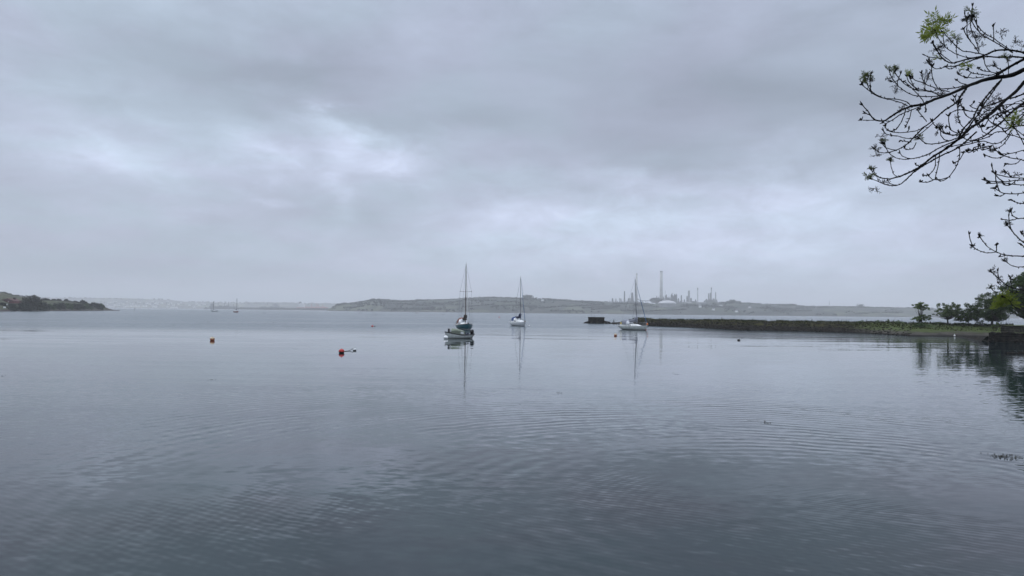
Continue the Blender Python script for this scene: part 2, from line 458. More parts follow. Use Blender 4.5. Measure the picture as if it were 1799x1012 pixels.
def field_mat(name, sc, hedge, green, brown, pale, stretch=(1, .35, 1)):
    m = bpy.data.materials.new(name); m.use_nodes = True
    t = NT(m.node_tree); p = t.n['Principled BSDF']
    P = t.pos()
    Pw = t.vm('ADD', P, t.vm('SCALE', t.noise(P, sc * .6, 2, out=1), scale=.35 / sc))
    v = t.vm('MULTIPLY', Pw, stretch)
    cell = t.voronoi(v, sc)
    k = t.sep(cell)
    c = t.mix(t.ramp(k[0], .3, .6), green, brown)
    c = t.mix(t.ramp(k[1], .62, .72), c, pale)
    n = t.n.new('ShaderNodeTexVoronoi'); n.feature = 'DISTANCE_TO_EDGE'; t.set(n.inputs['Vector'], v); n.inputs['Scale'].default_value = sc
    c = t.mix(t.ramp(n.outputs[0], .03, .10), hedge, c)
    c = t.mix(t.ramp(t.noise(P, sc * 1.3, 4), .50, .60), c, hedge)
    z = t.sep(P)[2]
    c = t.mix(t.ramp(z, 3.0, 1.2), c, (.06, .056, .053))           # bare rock and shingle along the tide line
    t.set(p.inputs['Base Color'], c); p.inputs['Roughness'].default_value = .9; p.inputs['Specular IOR Level'].default_value = .1
    return m
def wood_along(hill, name, lines, seed, size, gap=.25, leaf=3.0):
    # hedgerows and woods beyond the water: a mass of clumps nobody could count
    rng = random.Random(seed); b = MB()
    for (xa, ya, xb, yb, step, hgt) in lines:
        x = xa
        while x <= xb:
            y = ya + (yb - ya) * (x - xa) / max(1e-6, xb - xa)
            if rng.random() > gap:
                q = hill.place(x, y + rng.uniform(-.4, .4))
                h = hgt * rng.uniform(.5, 1.15)
                b.blob(q + Vector((0, 0, h * .45)), h * .9, h * .9, h * .8, 34, leaf, rng, .4)
            x += step * rng.uniform(.6, 1.4)
    return tag(b.build(name, m_treeline), kind='stuff')

# far town shore, five kilometres off
far_hill = Hill([(-400, 521), (60, 523), (150, 523.2), (190, 523.5), (228, 524.2), (260, 525.6), (300, 527), (325, 530), (380, 531.6), (420, 532.6), (432, 531), (470, 531.8),
                 (520, 533), (570, 533), (620, 535), (660, 537), (700, 538.5)],
                [(0, 4700)], [(0, 5700)], -420, 720, 6, lambda t: 1 - (1 - t) ** 1.6, 6, seed=3)
far_hill.mesh('hill', field_mat('far_fields', .006, (.05, .055, .05), (.08, .09, .065), (.09, .09, .085), (.14, .15, .10)))
# headland and refinery shore across the haven
RIDGE = [(574, 545.2), (580, 541.5), (587, 538), (595, 535), (603, 534), (612, 535), (618, 534), (630, 532), (641, 529.8), (657, 526.8), (665, 528), (694, 528), (698, 529.8),
         (725, 529), (740, 527.8), (760, 528.6), (790, 527.5), (810, 526), (835, 524.6), (858, 522.8), (880, 522.8), (905, 523.6), (915, 524), (925, 521.6), (931, 521.6),
         (938, 524), (950, 527), (957, 526), (1000, 528), (1034, 529.3), (1055, 531), (1064, 533.5), (1072, 533), (1100, 532), (1130, 532), (1150, 534), (1190, 533), (1230, 531.6),
         (1240, 530.6), (1256, 530.6), (1261, 534), (1269, 532.6), (1280, 531.5), (1286, 530.4), (1297, 532), (1320, 534.5), (1355, 535.5), (1380, 536), (1396, 536.8), (1420, 538.8), (1440, 539),
         (1480, 538.5), (1512, 538.3), (1525, 539.5), (1560, 541), (1590, 541.3), (1612, 540), (1640, 542.5), (1720, 543), (1900, 541), (2300, 540)]
head = Hill(RIDGE, [(574, 2150), (700, 1980), (900, 1950), (1300, 1980), (1700, 2100)], [(574, 2170), (600, 2250), (700, 2450), (1060, 2500), (1300, 2600), (1700, 3300)],
            574, 2300, 4, lambda t: 1 - (1 - t) ** 1.9, 7, back=900, drop=10, seed=7)
head.mesh('terrain', field_mat('headland_fields', .011, (.030, .036, .033), (.052, .062, .046), (.054, .057, .052), (.085, .094, .066)))
wood_along(far_hill, 'woods', [(60, 523.4, 300, 527.2, 3, 9), (330, 530.6, 640, 535.5, 3, 8), (150, 531, 330, 536, 6, 8), (430, 534, 560, 536, 5, 7)], 5, 9, .4, 7)
hr = random.Random(44)
WL_ = [(590, 537, 657, 527.4, 1.0, 4.5), (657, 527.4, 700, 529, 1.2, 4), (700, 530, 860, 523.5, 1.4, 4), (860, 523.5, 960, 526.5, 1.6, 4), (920, 522.2, 935, 522.4, .8, 7), (955, 526.5, 1062, 533, 1.2, 4.5),
       (1261, 534, 1300, 532, 1.0, 6), (1283, 530.8, 1291, 530.8, .6, 7), (1370, 536.8, 1398, 537, .9, 5), (1300, 533, 1370, 536, 1.8, 3.5), (1508, 538.6, 1516, 538.6, .6, 8), (1400, 539, 1640, 542.6, 2.0, 4)]
for i in range(46):                              # hedges running up and down the slope
    xa = hr.uniform(600, 1560); top_ = lerp_tab(RIDGE, xa) + 1.5; bot_ = 544.5 + .011 * (xa - 700)
    ya = hr.uniform(top_, bot_); ln_ = hr.uniform(18, 70)
    WL_.append((xa, ya, xa + ln_, min(bot_, max(top_, ya + hr.uniform(-5, 5))), 1.3, hr.uniform(2.6, 4)))
for i in range(1500):                            # scattered scrub and copses
    x = hr.uniform(585, 1640); y = hr.uniform(lerp_tab(RIDGE, x) + 1, 547 + .011 * (x - 700))
    if mnoise.noise(Vector((x * .022, y * .16, 3.3))) + mnoise.noise(Vector((x * .06, y * .5, 8.3))) * .6 > .12 + (.25 if x > 1060 else 0) - (.18 if x < 720 else 0): WL_.append((x, y, x, y, 1, hr.uniform(2.5, 5)))
wood_along(head, 'woodland', WL_, 6, 4, .12, 3.0)

# ------------------------------------------------------------------ town houses on the far shore
def house(name, label, group, p, wd, ht, dp, mwall, mroof, cat='house', rz=0.0, roofk=.45, parts=True):
    b = MB(); b.box((0, 0, ht / 2 - 1), (wd, dp, ht + 2))
    r = MB(); z0 = ht + .01; ov = .25
    hw, hd = wd / 2 + ov, dp / 2 + ov
    rh = dp * roofk
    r.add([(-hw, -hd, z0), (hw, -hd, z0), (hw, hd, z0), (-hw, hd, z0), (-hw, 0, z0 + rh), (hw, 0, z0 + rh)],
          [(3, 2, 1, 0), (0, 1, 5, 4), (2, 3, 4, 5), (1, 2, 5), (3, 0, 4)])
    e = empty(name, label, cat, p, rz, group)
    b.build('wall', mwall, e); r.build('roof', mroof, e)
    return e
rng = random.Random(12)
G_T = 'small pale houses of the town on the far shore'
T_L = 'tiny pale house among the hazy houses of the far shore'
big = [(196, 539.6, 34, 6, 'long low white shed on the far shore just right of the headland tip'),
       (276, 534.5, 18, 16, 'tall white block standing above the houses of the far town'),
       (306, 541, 38, 6, 'long white waterfront building on the far shore, left of the grey ship'),
       (272, 540, 30, 10, 'wide pale building below the tall white block of the far town')]
for (px, py, wd, ht, lb) in big:
    house('town_building', lb, None, far_hill.place(px, py), wd, ht, 12, m_render, m_slate, 'building', rng.uniform(-.2, .2), .25)
fixed = [(188.5, 536), (209, 537.5), (206, 537.5), (192, 532), (198, 531.5), (203, 530.5), (245, 532), (243.5, 530.8), (259, 532.5), (226, 539), (229, 539), (234, 539), (239, 539), (243, 539), (251, 539), (256, 539),
         (294, 540), (341, 538.5), (345, 534.5), (357, 534.5), (262, 533), (268, 531), (284, 533), (300, 533.5), (318, 534), (350, 537), (296, 536), (222, 531), (214, 533), (232, 534)]
while len(fixed) < 62:
    x = rng.uniform(185, 400); y = rng.uniform(530, 540.5)
    if y > lerp_tab(far_hill.ridge, x) + 3.5: fixed.append((x, y))
for (px, py) in fixed:
    house('town_house', T_L, G_T, far_hill.place(px, py), rng.uniform(9, 17), rng.uniform(6, 10), 9, m_render, m_slate, 'house', rng.uniform(-.5, .5))

# ------------------------------------------------------------------ refinery
def tower(px, top, w0, w1, label, m=m_plant, name='process_column', cat='column', D=2880, cap=None, rings=3, base_py=None):
    p = at(px, (lerp_tab(RIDGE, px) + 1.0) if base_py is None else base_py, D); t = at(px, top, D)
    H = t.z - p.z; k = D / F
    r0, r1 = w0 * k * .62, w1 * k * .62
    b = MB(); prof = [(r0, -14)]
    ncut = max(rings, 1)
    for i in range(ncut + 1):
        q = i / ncut; r = r0 + (r1 - r0) * q
        prof.append((r, H * q))
        if rings and 0 < i < ncut: prof += [(r + .9, H * q + .05), (r + .9, H * q + 1.2), (r, H * q + 1.25)]
    b.lathe(prof, n=14)
    o = tag(b.build(name, m, loc=p), label, cat)
    if cap:
        c = MB(); c.lathe([(r1 * 1.3, H * .9), (r1 * 1.5, H * .93), (r1 * 1.5, H + .5), (r1 * 1.1, H + .6)], n=12); c.build('burner_tip', cap, o)
    return o
def chimney(px, top, w0, w1, label, D):
    p = at(px, lerp_tab(RIDGE, px) + 1.0, D); t = at(px, top, D); H = t.z - p.z; k = D / F
    o = empty('chimney', label, 'chimney', p)
    b = MB(); b.lathe([(w0 * k / 2 * 1.05, -14), (w0 * k / 2, 0), ((w0 * .55 + w1 * .45) * k / 2, H * .35), (w1 * k / 2, H * .97)], n=20); b.build('shaft', m_concrete, o, smooth=True)
    c = MB(); c.lathe([(w1 * k / 2 + .6, H * .97), (w1 * k / 2 + .6, H), (w1 * k / 2 * .8, H), (w1 * k / 2 * .8, H - 2)], n=20); c.build('rim', m_plant2, o)
    return o
chimney(1118.4, 480.5, 3.3, 2.7, 'slim pale chimney of the refinery behind the mast of the white yacht', 2950)
cb = chimney(1161.6, 476, 6.0, 4.7, 'tallest and thickest refinery chimney, rising beside the domed white tank', 2900)
k = 2900 / F
b = MB(); b.tube([(-1.95 * k, -2, 2), (-1.8 * k, -2, 128)], .8, 6); b.build('ladder', m_plant2, cb)
for a in [(1076, 524, 2.2, 1.9, 'short thick column at the left end of the refinery skyline'),
          (1082, 524.6, 1.3, 1.1, 'thin short stack second from the left end of the refinery'),
          (1088.4, 523.4, .9, .8, 'hair-thin stack of the close pair left of the slender tall column'),
          (1090.8, 524.4, 1.6, 1.4, 'stubby stack of the close pair left of the slender tall column'),
          (1097, 511.5, 2.2, 1.6, 'slender tall column standing alone in the left part of the refinery'),
          (1104, 524, 2.2, 1.6, 'low scaffolded vessel left of the cone-shaped tower'),
          (1106.6, 523.4, 1.6, 1.3, 'low narrow vessel touching the left side of the cone-shaped tower'),
          (1192, 524, 1.8, 1.5, 'short column just right of the domed white tank'),
          (1197, 518.6, 1.9, 1.6, 'medium column second right of the domed white tank'),
          (1202.5, 526, 1.5, 1.3, 'very short stack between the medium column and the thick columns'),
          (1207, 520, 1.9, 1.7, 'dark medium column left of the thick pale column'),
          (1214, 523.5, 2.6, 2.0, 'squat reddish vessel at the right foot of the thick pale column'),
          (1222, 526, 1.6, 1.5, 'stubby vessel just left of the lone flare stack'),
          (1241, 525, 1.5, 1.3, 'short stack at the left side of the right hand refinery cluster'),
          (1245.2, 515.4, 2.0, 1.8, 'thick dark column left of the tall flare in the right hand cluster'),
          (1248, 514.4, 1.5, 1.3, 'knobbly column touching the tall flare in the right hand cluster'),
          (1251.5, 527, 2.0, 1.6, 'lowest vessel in the right hand refinery cluster'),
          (1253.9, 524.4, 1.9, 1.7, 'short column between the tall flare and the last thin stack'),
          (1257.3, 513, 1.3, 1.0, 'last thin stack at the right end of the refinery'),
          (1258.3, 527, 3.0, 2.2, 'broad low vessel at the foot of the last thin stack')]:
    tower(*a)
tower(1110.6, 514, 5.0, 2.4, 'cone-shaped lattice tower left of the slim chimney', rings=5, name='process_tower', cat='tower')
tower(1210.3, 510.5, 2.9, 2.5, 'thick pale column, tallest between the domed tank and the flares', m=m_plant2, rings=4)
tower(1225.8, 506, 1.0, .9, 'lone flare stack with a dark tip', m=m_plant2, name='flare_stack', cat='flare stack', cap=m_dark, rings=6)
tower(1249.7, 505.4, 1.1, 1.0, 'tall flare stack with a dark tip in the right hand cluster', m=m_plant2, name='flare_stack', cat='flare stack', cap=m_dark, rings=6)
tower(1168.6, 511, .5, .3, 'hair-thin aerial mast right of the tallest chimney', name='aerial_mast', cat='mast', rings=0)
tower(1457, 529, .55, .35, 'lone thin radio mast on the ridge right of the refinery', name='radio_mast', cat='mast', D=2750, rings=0)
def plant_block(px0, px1, top, label, m=m_plant, D=2870, seed=0, name='process_building', cat='building', steps=5, bottom=None):
    pm = at((px0 + px1) / 2, lerp_tab(RIDGE, (px0 + px1) / 2) + 1.0, D); k = D / F
    rr = random.Random(seed); b = MB()
    n = steps; wd = (px1 - px0) * k / n
    Htop = at(px0, top, D).z - pm.z
    for i in range(n):
        h = Htop * (1 if n == 1 else rr.choice((.45, .6, .75, .95)) * rr.uniform(.9, 1.05) if top < 524 else rr.uniform(.7, 1.0))
        xx = (-(n - 1) / 2 + i) * wd
        b.box((xx, rr.uniform(-4, 4), h / 2 - 7), (wd * (.99 if n == 1 or top > 524 else .7), 18 + rr.uniform(0, 8), h + 14))
        if top < 524: b.box((xx, 6, Htop * .2 - 7), (wd - .05, 9, Htop * .4 + 14))
        if n > 1:
            b.box((xx + wd * rr.uniform(-.25, .25), 0, h + 2.2), (wd * .22, 4, 4.3))
            b.tube([(xx + wd * .2, -6, h), (xx + wd * .2, -6, h + rr.uniform(3, 8))], .5, 5)
    return tag(b.build(name, m, loc=pm), label, cat)
plant_block(1049.5, 1057, 530.2, 'plain grey building at the far left of the refinery', seed=1, steps=1)
plant_block(1062, 1067.2, 529, 'flat topped square building left of the refinery columns', seed=2, steps=1)
plant_block(1068, 1100, 530, 'long low plant block under the left hand refinery columns', seed=3, steps=9)
plant_block(1100, 1130, 529.6, 'long low plant block under the slim chimney', seed=4, steps=8)
plant_block(1152.5, 1160, 518.6, 'stepped boiler house against the left foot of the tallest chimney', seed=5, steps=5)
plant_block(1163, 1171, 518.2, 'stepped boiler house against the right foot of the tallest chimney', seed=6, steps=5)
plant_block(1171, 1177, 521, 'low stepped plant between the tallest chimney and the ragged cracker towers', seed=7, steps=4)
plant_block(1177, 1184, 516.6, 'ragged dark cracker tower cluster behind the domed tank, left half', seed=8, steps=8)
plant_block(1184, 1189.4, 517.6, 'ragged dark cracker tower cluster behind the domed tank, right half', seed=9, steps=7)
plant_block(1190, 1204, 530, 'low plant right of the domed tank', seed=10, steps=4)
plant_block(1214.5, 1223, 529, 'low dark shed left of the lone flare stack', seed=11, steps=1)
plant_block(1238, 1259.5, 527.2, 'low plant under the right hand refinery cluster', seed=13, steps=8)
# white tanks
def tank(px, wall_bot, wall_top, dome_top, wpx, label, D, m=m_tank):
    p = head.place(px, wall_bot); D = p.y; k = D / F; r = wpx * k / 2
    h = (wall_bot - wall_top) * k; dh = (wall_top - dome_top) * k
    o = empty('storage_tank', label, 'tank', p)
    a = MB(); a.lathe([(r, -8), (r, h), (r + .4, h + .05), (r + .4, h + .6), (r, h + .65)], n=40); a.build('wall', m_plant2, o, smooth=False)
    e = MB(); prof = []
    for i in range(11):
        q = i / 10 * math.pi / 2
        prof.append((max(.3, r * math.cos(q)), h + .66 + dh * math.sin(q)))
    e.lathe(prof, n=40); e.build('dome_roof', m, o, smooth=True)
    return o
tank(1172, 538.6, 534.2, 528, 31.5, 'big white domed storage tank in front of the refinery', 2560)
tank(1209, 533.5, 532, 531.3, 15, 'flat white tank below the thick pale column', 2700)
tank(1232, 534, 531.8, 531, 17, 'flat pale tank between the lone flare stack and the right hand cluster', 2720)
house('white_shed', 'small white shed on the slope at the left end of the refinery', None, at(1059.5, 540, 2380), 11, 5.5, 8, m_tank, m_tank, 'shed', 0, .3)
for px, py, lb in [(1253.5, 545.2, 'small pale farmhouse on the slope below the right hand refinery cluster'), (1266, 538.5, 'white house with a gable on the slope right of the refinery'),
                   (1317, 541.5, 'lone white house on the green slope right of the refinery'), (1294, 548.8, 'long low white house near the far shore right of the refinery'),
                   (1230, 540, 'tiny pale house on the slope under the lone flare stack'), (953, 529, 'tiny pale house on the ridge right of the second yacht')]:
    house('farmhouse', lb, None, head.place(px, py), 8, 4.5, 6, m_render, m_slate, 'house', rng.uniform(-.3, .3))
# pipe bridge
D = 2850; k = D / F; p0 = at(1136, 533, D)
o = empty('pipe_bridge', 'thin horizontal pipe bridge on legs between the two refinery chimneys', 'pipe bridge', p0)
def loc_(px, py): q = at(px, py, D) - p0; return Vector((q.x, 0, q.z))
b = MB(); b.tube([loc_(1119, 524.8), loc_(1125.5, 528.4), loc_(1136, 528.5), loc_(1147.5, 528.5), loc_(1150, 531)], 1.3, 6); b.build('pipe', m_plant, o)
for x in (1125.5, 1134.5, 1147): b = MB(); b.tube([loc_(x, 528.5), loc_(x, 536)], .7, 5); b.build('leg', m_plant, o)
# steam drifting from the plant
b = MB(); rs = random.Random(4)
rows = []
for i in range(9):
    th = math.pi * i / 8; row = []
    for j in range(17):
        ph = 2 * math.pi * j / 16
        n = Vector((math.sin(th) * math.cos(ph), math.sin(th) * math.sin(ph), math.cos(th)))
        q = 1 + .3 * mnoise.noise(n * 1.6 + Vector((3, 1, 2)))
        row.append(Vector((n.x * 24 * q, n.y * 14 * q, n.z * 10 * q)))
    rows.append(row)
b.grid(rows)
sm = bpy.data.materials.new('steam'); sm.use_nodes = True
st = NT(sm.node_tree); st.n.remove(st.n['Principled BSDF'])
sv = st.n.new('ShaderNodeVolumePrincipled'); sv.inputs['Color'].default_value = (1, 1, 1, 1); sv.inputs['Density'].default_value = .03; sv.inputs['Density Attribute'].default_value = ''
st.l.new(sv.outputs[0], st.n['Material Output'].inputs['Volume'])
so_ = b.build('steam', sm, loc=at(1153, 527.5, 2790), smooth=True)
tag(so_, 'pale steam drifting left of the tallest refinery chimney', 'steam', kind='stuff')

# ------------------------------------------------------------------ ships and jetty across the haven
def ship_hull(b, L, B, fb, bow=1.4, rake=.08):
    rows = []
    for i in range(15):
        t = i / 14; x = -L / 2 + L * t
        hb = B / 2 * (min(1, .55 + t * 3) if t < .3 else (1 if t < .75 else max(.03, 1 - ((t - .75) / .25) ** 2)))
        zs = fb * (1 + (bow - 1) * max(0, (t - .8) / .2))
        xr = x - rake * L * max(0, (t - .8) / .2) * 0
        rows.append([Vector((xr - rake * L * .6 * max(0, (t - .7) / .3), 0, -2)), Vector((xr - rake * L * .5 * max(0, (t - .7) / .3), hb * .75, -1.5)), Vector((xr, hb, zs * .4)), Vector((xr, hb, zs))])
    for sgn in (1, -1):
        b.grid([[Vector((p.x, p.y * sgn, p.z)) for p in r] for r in rows])
    b.grid([[Vector((r[-1].x, r[-1].y, r[-1].z - .2)), Vector((r[-1].x, -r[-1].y, r[-1].z - .2))] for r in rows])
    r = rows[0]; b.add([r[1], r[3], (r[3].x, -r[3].y, r[3].z), (r[1].x, -r[1].y, r[1].z)], [(0, 1, 2, 3)])
D = 3450; k = D / F; p = water(391, 543); p = at(391, 543.2, D); p.z = 0
o = empty('naval_ship', 'grey naval supply ship with cranes and masts moored off the far town', 'ship', p, math.pi)
b = MB(); ship_hull(b, 47 * k, 18, 4.8 * k, 1.15); b.build('hull', m_navalgrey, o)
H0 = 4.8 * k - .2
b = MB(); b.box((18 * k, 0, H0 + 2 * k), (5 * k, 13, 4 * k)); b.box((18 * k, 0, H0 + 4.6 * k), (3 * k, 9, 1.3 * k)); b.build('bridge', m_navalgrey, o)
b = MB(); b.tube([(15 * k, 0, H0), (15 * k, 0, H0 + 9.5 * k)], .35 * k, 6); b.box((16.6 * k, 0, H0 + 7 * k), (1.6 * k, 3, 1.6 * k)); b.build('mast', m_navalgrey, o)
b = MB(); b.tube([(8 * k, 0, H0), (8 * k, 0, H0 + 5 * k)], .4 * k, 6); b.tube([(14 * k, 0, H0 + 5 * k), (7.4 * k, 0, H0 + 6 * k), (7.4 * k, 0, H0 + 3.6 * k)], .28 * k, 5); b.build('crane', m_navalgrey, o)
b = MB(); b.box((3.0 * k, 0, H0 + .9 * k), (5 * k, 12, 1.8 * k)); b.box((-6 * k, 0, H0 + .8 * k), (8 * k, 12, 1.6 * k)); b.build('deckhouse', m_navalgrey, o)
b = MB(); b.tube([(-3 * k, 0, H0), (-3 * k, 0, H0 + 5.6 * k)], .5 * k, 6); b.tube([(-3 * k, 0, H0 + 5.2 * k), (-6 * k, 0, H0 + 6 * k)], .4 * k, 5); b.build('crane', m_navalgrey, o)
b = MB(); b.lathe([(1.3 * k, 0), (.5 * k, 4 * k), (.2 * k, 9 * k)], (-10.5 * k, 0, H0), 8); b.build('mast', m_navalgrey, o)
b = MB(); b.tube([(-19.5 * k, 0, H0), (-19.5 * k, 0, H0 + 4.2 * k)], .45 * k, 6); b.build('funnel', m_dark, o)
D = 3350; k = D / F; p = at(363, 543, D); p.z = 0
o = empty('tug', 'small dark tug just left of the grey naval ship', 'tug', p, 0)
b = MB(); ship_hull(b, 9.8 * k, 9, 1.5 * k, 1.3); b.build('hull', m_dark, o)
b = MB(); b.box((-1 * k, 0, 2.4 * k), (2.2 * k, 6, 2 * k)); b.build('wheelhouse', m_navalgrey, o)
b = MB(); b.tube([(2.6 * k, 0, 1.4 * k), (2.6 * k, 0, 4.2 * k)], .25 * k, 5); b.build('mast', m_dark, o)
D = 3700; k = D / F; p = at(478, 543, D); p.z = 0
o = empty('cargo_ship', 'grey ship with a blocky tower behind the jetty, between the naval and the red ship', 'ship', p, 0)
b = MB(); ship_hull(b, 44 * k, 18, 4 * k, 1.1); b.build('hull', m_navalgrey, o)
b = MB(); b.box((6.5 * k, 0, 6.6 * k), (7 * k, 14, 5.6 * k)); b.box((5.5 * k, 0, 10.2 * k), (3.5 * k, 9, 2 * k)); b.box((11 * k, 0, 5.4 * k), (5 * k, 12, 3.4 * k)); b.build('bridge', m_plant2, o)
b = MB(); b.tube([(0.5 * k, 0, 4 * k), (.5 * k, 0, 9.2 * k)], .5 * k, 6); b.build('mast', m_navalgrey, o)
b = MB(); b.box((-1 * k, 0, 5 * k), (6 * k, 12, 2 * k)); b.box((-15 * k, 0, 4.6 * k), (10 * k, 12, 1.6 * k)); b.build('deckhouse', m_navalgrey, o)
D = 3800; k = D / F; p = at(549, 544, D); p.z = 0
o = empty('tanker', 'red tanker with a white bridge and dark funnel at the right end of the jetty', 'ship', p, 0)
b = MB(); ship_hull(b, 55 * k, 22, 4.6 * k, 1.1); b.build('hull', m_shipred, o)
b = MB(); b.box((-19 * k, 0, 7.6 * k), (10 * k, 18, 6 * k)); b.box((-19 * k, 0, 11.2 * k), (6 * k, 20, 1.2 * k)); b.build('bridge', m_shipwhite, o)
b = MB(); b.box((-21.6 * k, 0, 12.6 * k), (4.2 * k, 9, 3.6 * k), tx=.75); b.build('funnel', m_dark, o)
for q, hh in ((-2, 6.5), (7, 8.5), (10, 5.5), (18, 5.4)):
    b = MB(); b.tube([(q * k, 0, 4.4 * k), (q * k, 0, (4.4 + hh) * k)], .45 * k, 6); b.tube([((q - 1.2) * k, 0, (3.4 + hh) * k), ((q + 1.2) * k, 0, (3.4 + hh) * k)], .3 * k, 5); b.build('derrick', m_shipred, o)
b = MB(); b.tube([(-13 * k, 0, 5.4 * k), (24 * k, 0, 5.4 * k)], .5 * k, 6); b.build('deck_pipe', m_shipred, o)
# jetty
pa, pb = at(418, 543.5, 3250), at(588, 544.5, 2900); pa.z = pb.z = 0
o = empty('jetty', 'long dark oil jetty on piles running across the far water', 'jetty', pa)
dv = pb - pa
b = MB(); ln = dv.length; ang = math.atan2(dv.y, dv.x)
b.box((dv.x / 2, dv.y / 2, 5.4), (ln, 9, 2.6), ang); b.build('deck', m_pile, o)
b = MB()
nb = 60
for i in range(nb):
    q = dv * (i / (nb - 1)); b.box((q.x, q.y, 1.0), (3.4, 6, 6.0), ang)
tag(b.build('piles', m_pile, o), kind='stuff')
b = MB(); b.tube([dv * .02 + Vector((0, 0, 8)), dv * .98 + Vector((0, 0, 8))], .9, 5); b.build('pipeline', m_pile, o)
b = MB(); b.box((dv.x * .38, dv.y * .38, 6), (105, 16, 5.5), ang); b.build('loading_platform', m_pile, o)

# ------------------------------------------------------------------ the near headland on the left
lh = Hill([(-120, 512), (-40, 511.5), (0, 515), (5, 514), (10, 516), (20, 518.5), (30, 519.5), (41, 521.5), (60, 525), (80, 527), (110, 528.5), (140, 531), (165, 534), (180, 537.5), (190, 542.5), (200, 545.6), (212, 546.6)],
          [(-120, 380), (0, 420), (40, 505), (100, 570), (190, 690), (212, 690)], [(-120, 900), (0, 860), (40, 800), (100, 700), (140, 720), (190, 720), (212, 700)],
          -120, 212, 2.2, lambda t: .06 + .94 * (1 - (1 - t) ** 1.5) if t > .04 else t * 1.5, 1.0, back=120, drop=12, seed=11)
def lh_mat():
    m = bpy.data.materials.new('headland_ground'); m.use_nodes = True
    t = NT(m.node_tree); p = t.n['Principled BSDF']; P = t.pos(); z = t.sep(P)[2]
    n = t.noise(P, .03, 5); n2 = t.noise(P, .3, 4)
    c = t.mix(t.ramp(n, .42, .58), (.03, .036, .02), (.055, .066, .028))
    c = t.mix(t.ramp(n2, .4, .7), c, (.05, .045, .03))
    c = t.mix(t.ramp(z, 1.5, .7), c, (.045, .038, .036))
    t.set(p.inputs['Base Color'], c); p.inputs['Roughness'].default_value = .9; p.inputs['Specular IOR Level'].default_value = .1
    return m
lh.mesh('ground', lh_mat(), 16)
def bush(px, top, bot, wpx, D, label, m=m_scrub, seed=0, group=None, name='bush', leaf=1.0, n=420, cat='bush'):
    rr = random.Random(seed * 7 + 1); k = D / F
    p = at(px, bot, D); H = (bot - top) * k; Wd = wpx * k
    b = MB()
    nl = max(5, int(wpx / 3.0) + 4)
    for i in range(nl):
        fx = rr.uniform(-1, 1); fh = math.sqrt(max(.05, 1 - fx * fx))
        for hz_ in (.2, .5, .78):
            if rr.random() < .9:
                b.blob((fx * Wd * .42, rr.uniform(-.25, .25) * Wd, H * fh * hz_), Wd * .20, Wd * .2, H * .24, int(n / nl / 2.2), leaf, rr, .35)
    e = empty(name, label, cat, p, 0, group)
    b.build('foliage', m, e)
    tk = MB()
    for i in range(3): tk.tube([(rr.uniform(-.1, .1) * Wd, 0, -.4), (rr.uniform(-.3, .3) * Wd, rr.uniform(-.1, .1) * Wd, H * .6)], [.16, .06], 5)
    tk.build('stem', m_trunk, e)
    return e
bush(57, 517.6, 545.5, 40, 520, 'big rounded bush, tallest on the left headland, right of the red house', m_scrub2, 1, n=3600, leaf=.9)
bush(38, 532, 545.5, 26, 495, 'dark bush in front of the big rounded bush, on its left', m_scrub, 2, n=1500, leaf=.8)
bush(20, 533, 545, 18, 470, 'low dark bush below the red house on the left headland', m_scrub, 3, n=900, leaf=.8)
bush(5, 531.5, 538, 14, 470, 'low bush under the white boat roof at the left picture edge', m_scrub, 4, n=600, leaf=.8)
bush(76, 531, 545.3, 20, 545, 'dark bush at the right foot of the big rounded bush', m_scrub, 5, n=1000, leaf=.8)
HG = 'hedge bushes along the low left headland'
HL = 'dark scrub bush in the dense row along the low left headland'
xs = [(88, 534, 545, 18), (98, 532, 545, 18), (108, 531.5, 545, 18), (119, 532, 545, 18), (130, 532.5, 545, 18), (141, 533, 545, 18), (152, 532.5, 545, 16), (162, 532.5, 544.5, 16), (171, 532.2, 543.5, 15), (178, 532.4, 542.5, 11)]
for i, (x, tp, bt, ww) in enumerate(xs):
    bush(x, tp, bt, ww, lerp_tab(lh.dn, x) + 14, HL, m_scrub if i % 3 else m_leaf_dark, 20 + i, HG, n=800, leaf=.85)
for i, (x, tp, bt, ww, lb) in enumerate([(80, 524, 528.5, 12, 'first hedgerow tree right of the big rounded bush'), (93, 525.2, 529.5, 12, 'flat topped hedgerow tree behind the headland scrub'), (104, 525.4, 530, 12, 'hedgerow tree midway along the headland skyline'),
                                         (118, 525.2, 531, 10, 'pointed hedgerow tree midway along the headland skyline'), (131, 528.4, 532.5, 14, 'low flat hedgerow tree left of the dark round tree'), (145, 526.6, 534, 9, 'dark round tree standing above the headland scrub'),
                                         (164, 529.6, 536, 8, 'small pointed tree near the headland tip'), (152, 530, 536, 9, 'low tree right of the dark round tree on the headland')]):
    bush(x, tp, bt, ww, 690, lb, m_scrub, 50 + i, None, 'hedgerow_tree', n=500, leaf=.9, cat='tree')
for i, (x, tp, bt, ww, lb) in enumerate([(5, 512.8, 517, 14, 'leftmost dark tree on the skyline above the green field'), (16, 515.5, 519, 12, 'second dark tree on the skyline above the green field'), (28, 518, 521, 14, 'low dark tree on the skyline above the red house'), (40, 520, 524, 8, 'dark tree on the skyline beside the small white building')]):
    bush(x, tp, bt, ww, 840, lb, m_scrub, 70 + i, None, 'skyline_tree', n=500, leaf=1.2, cat='tree')
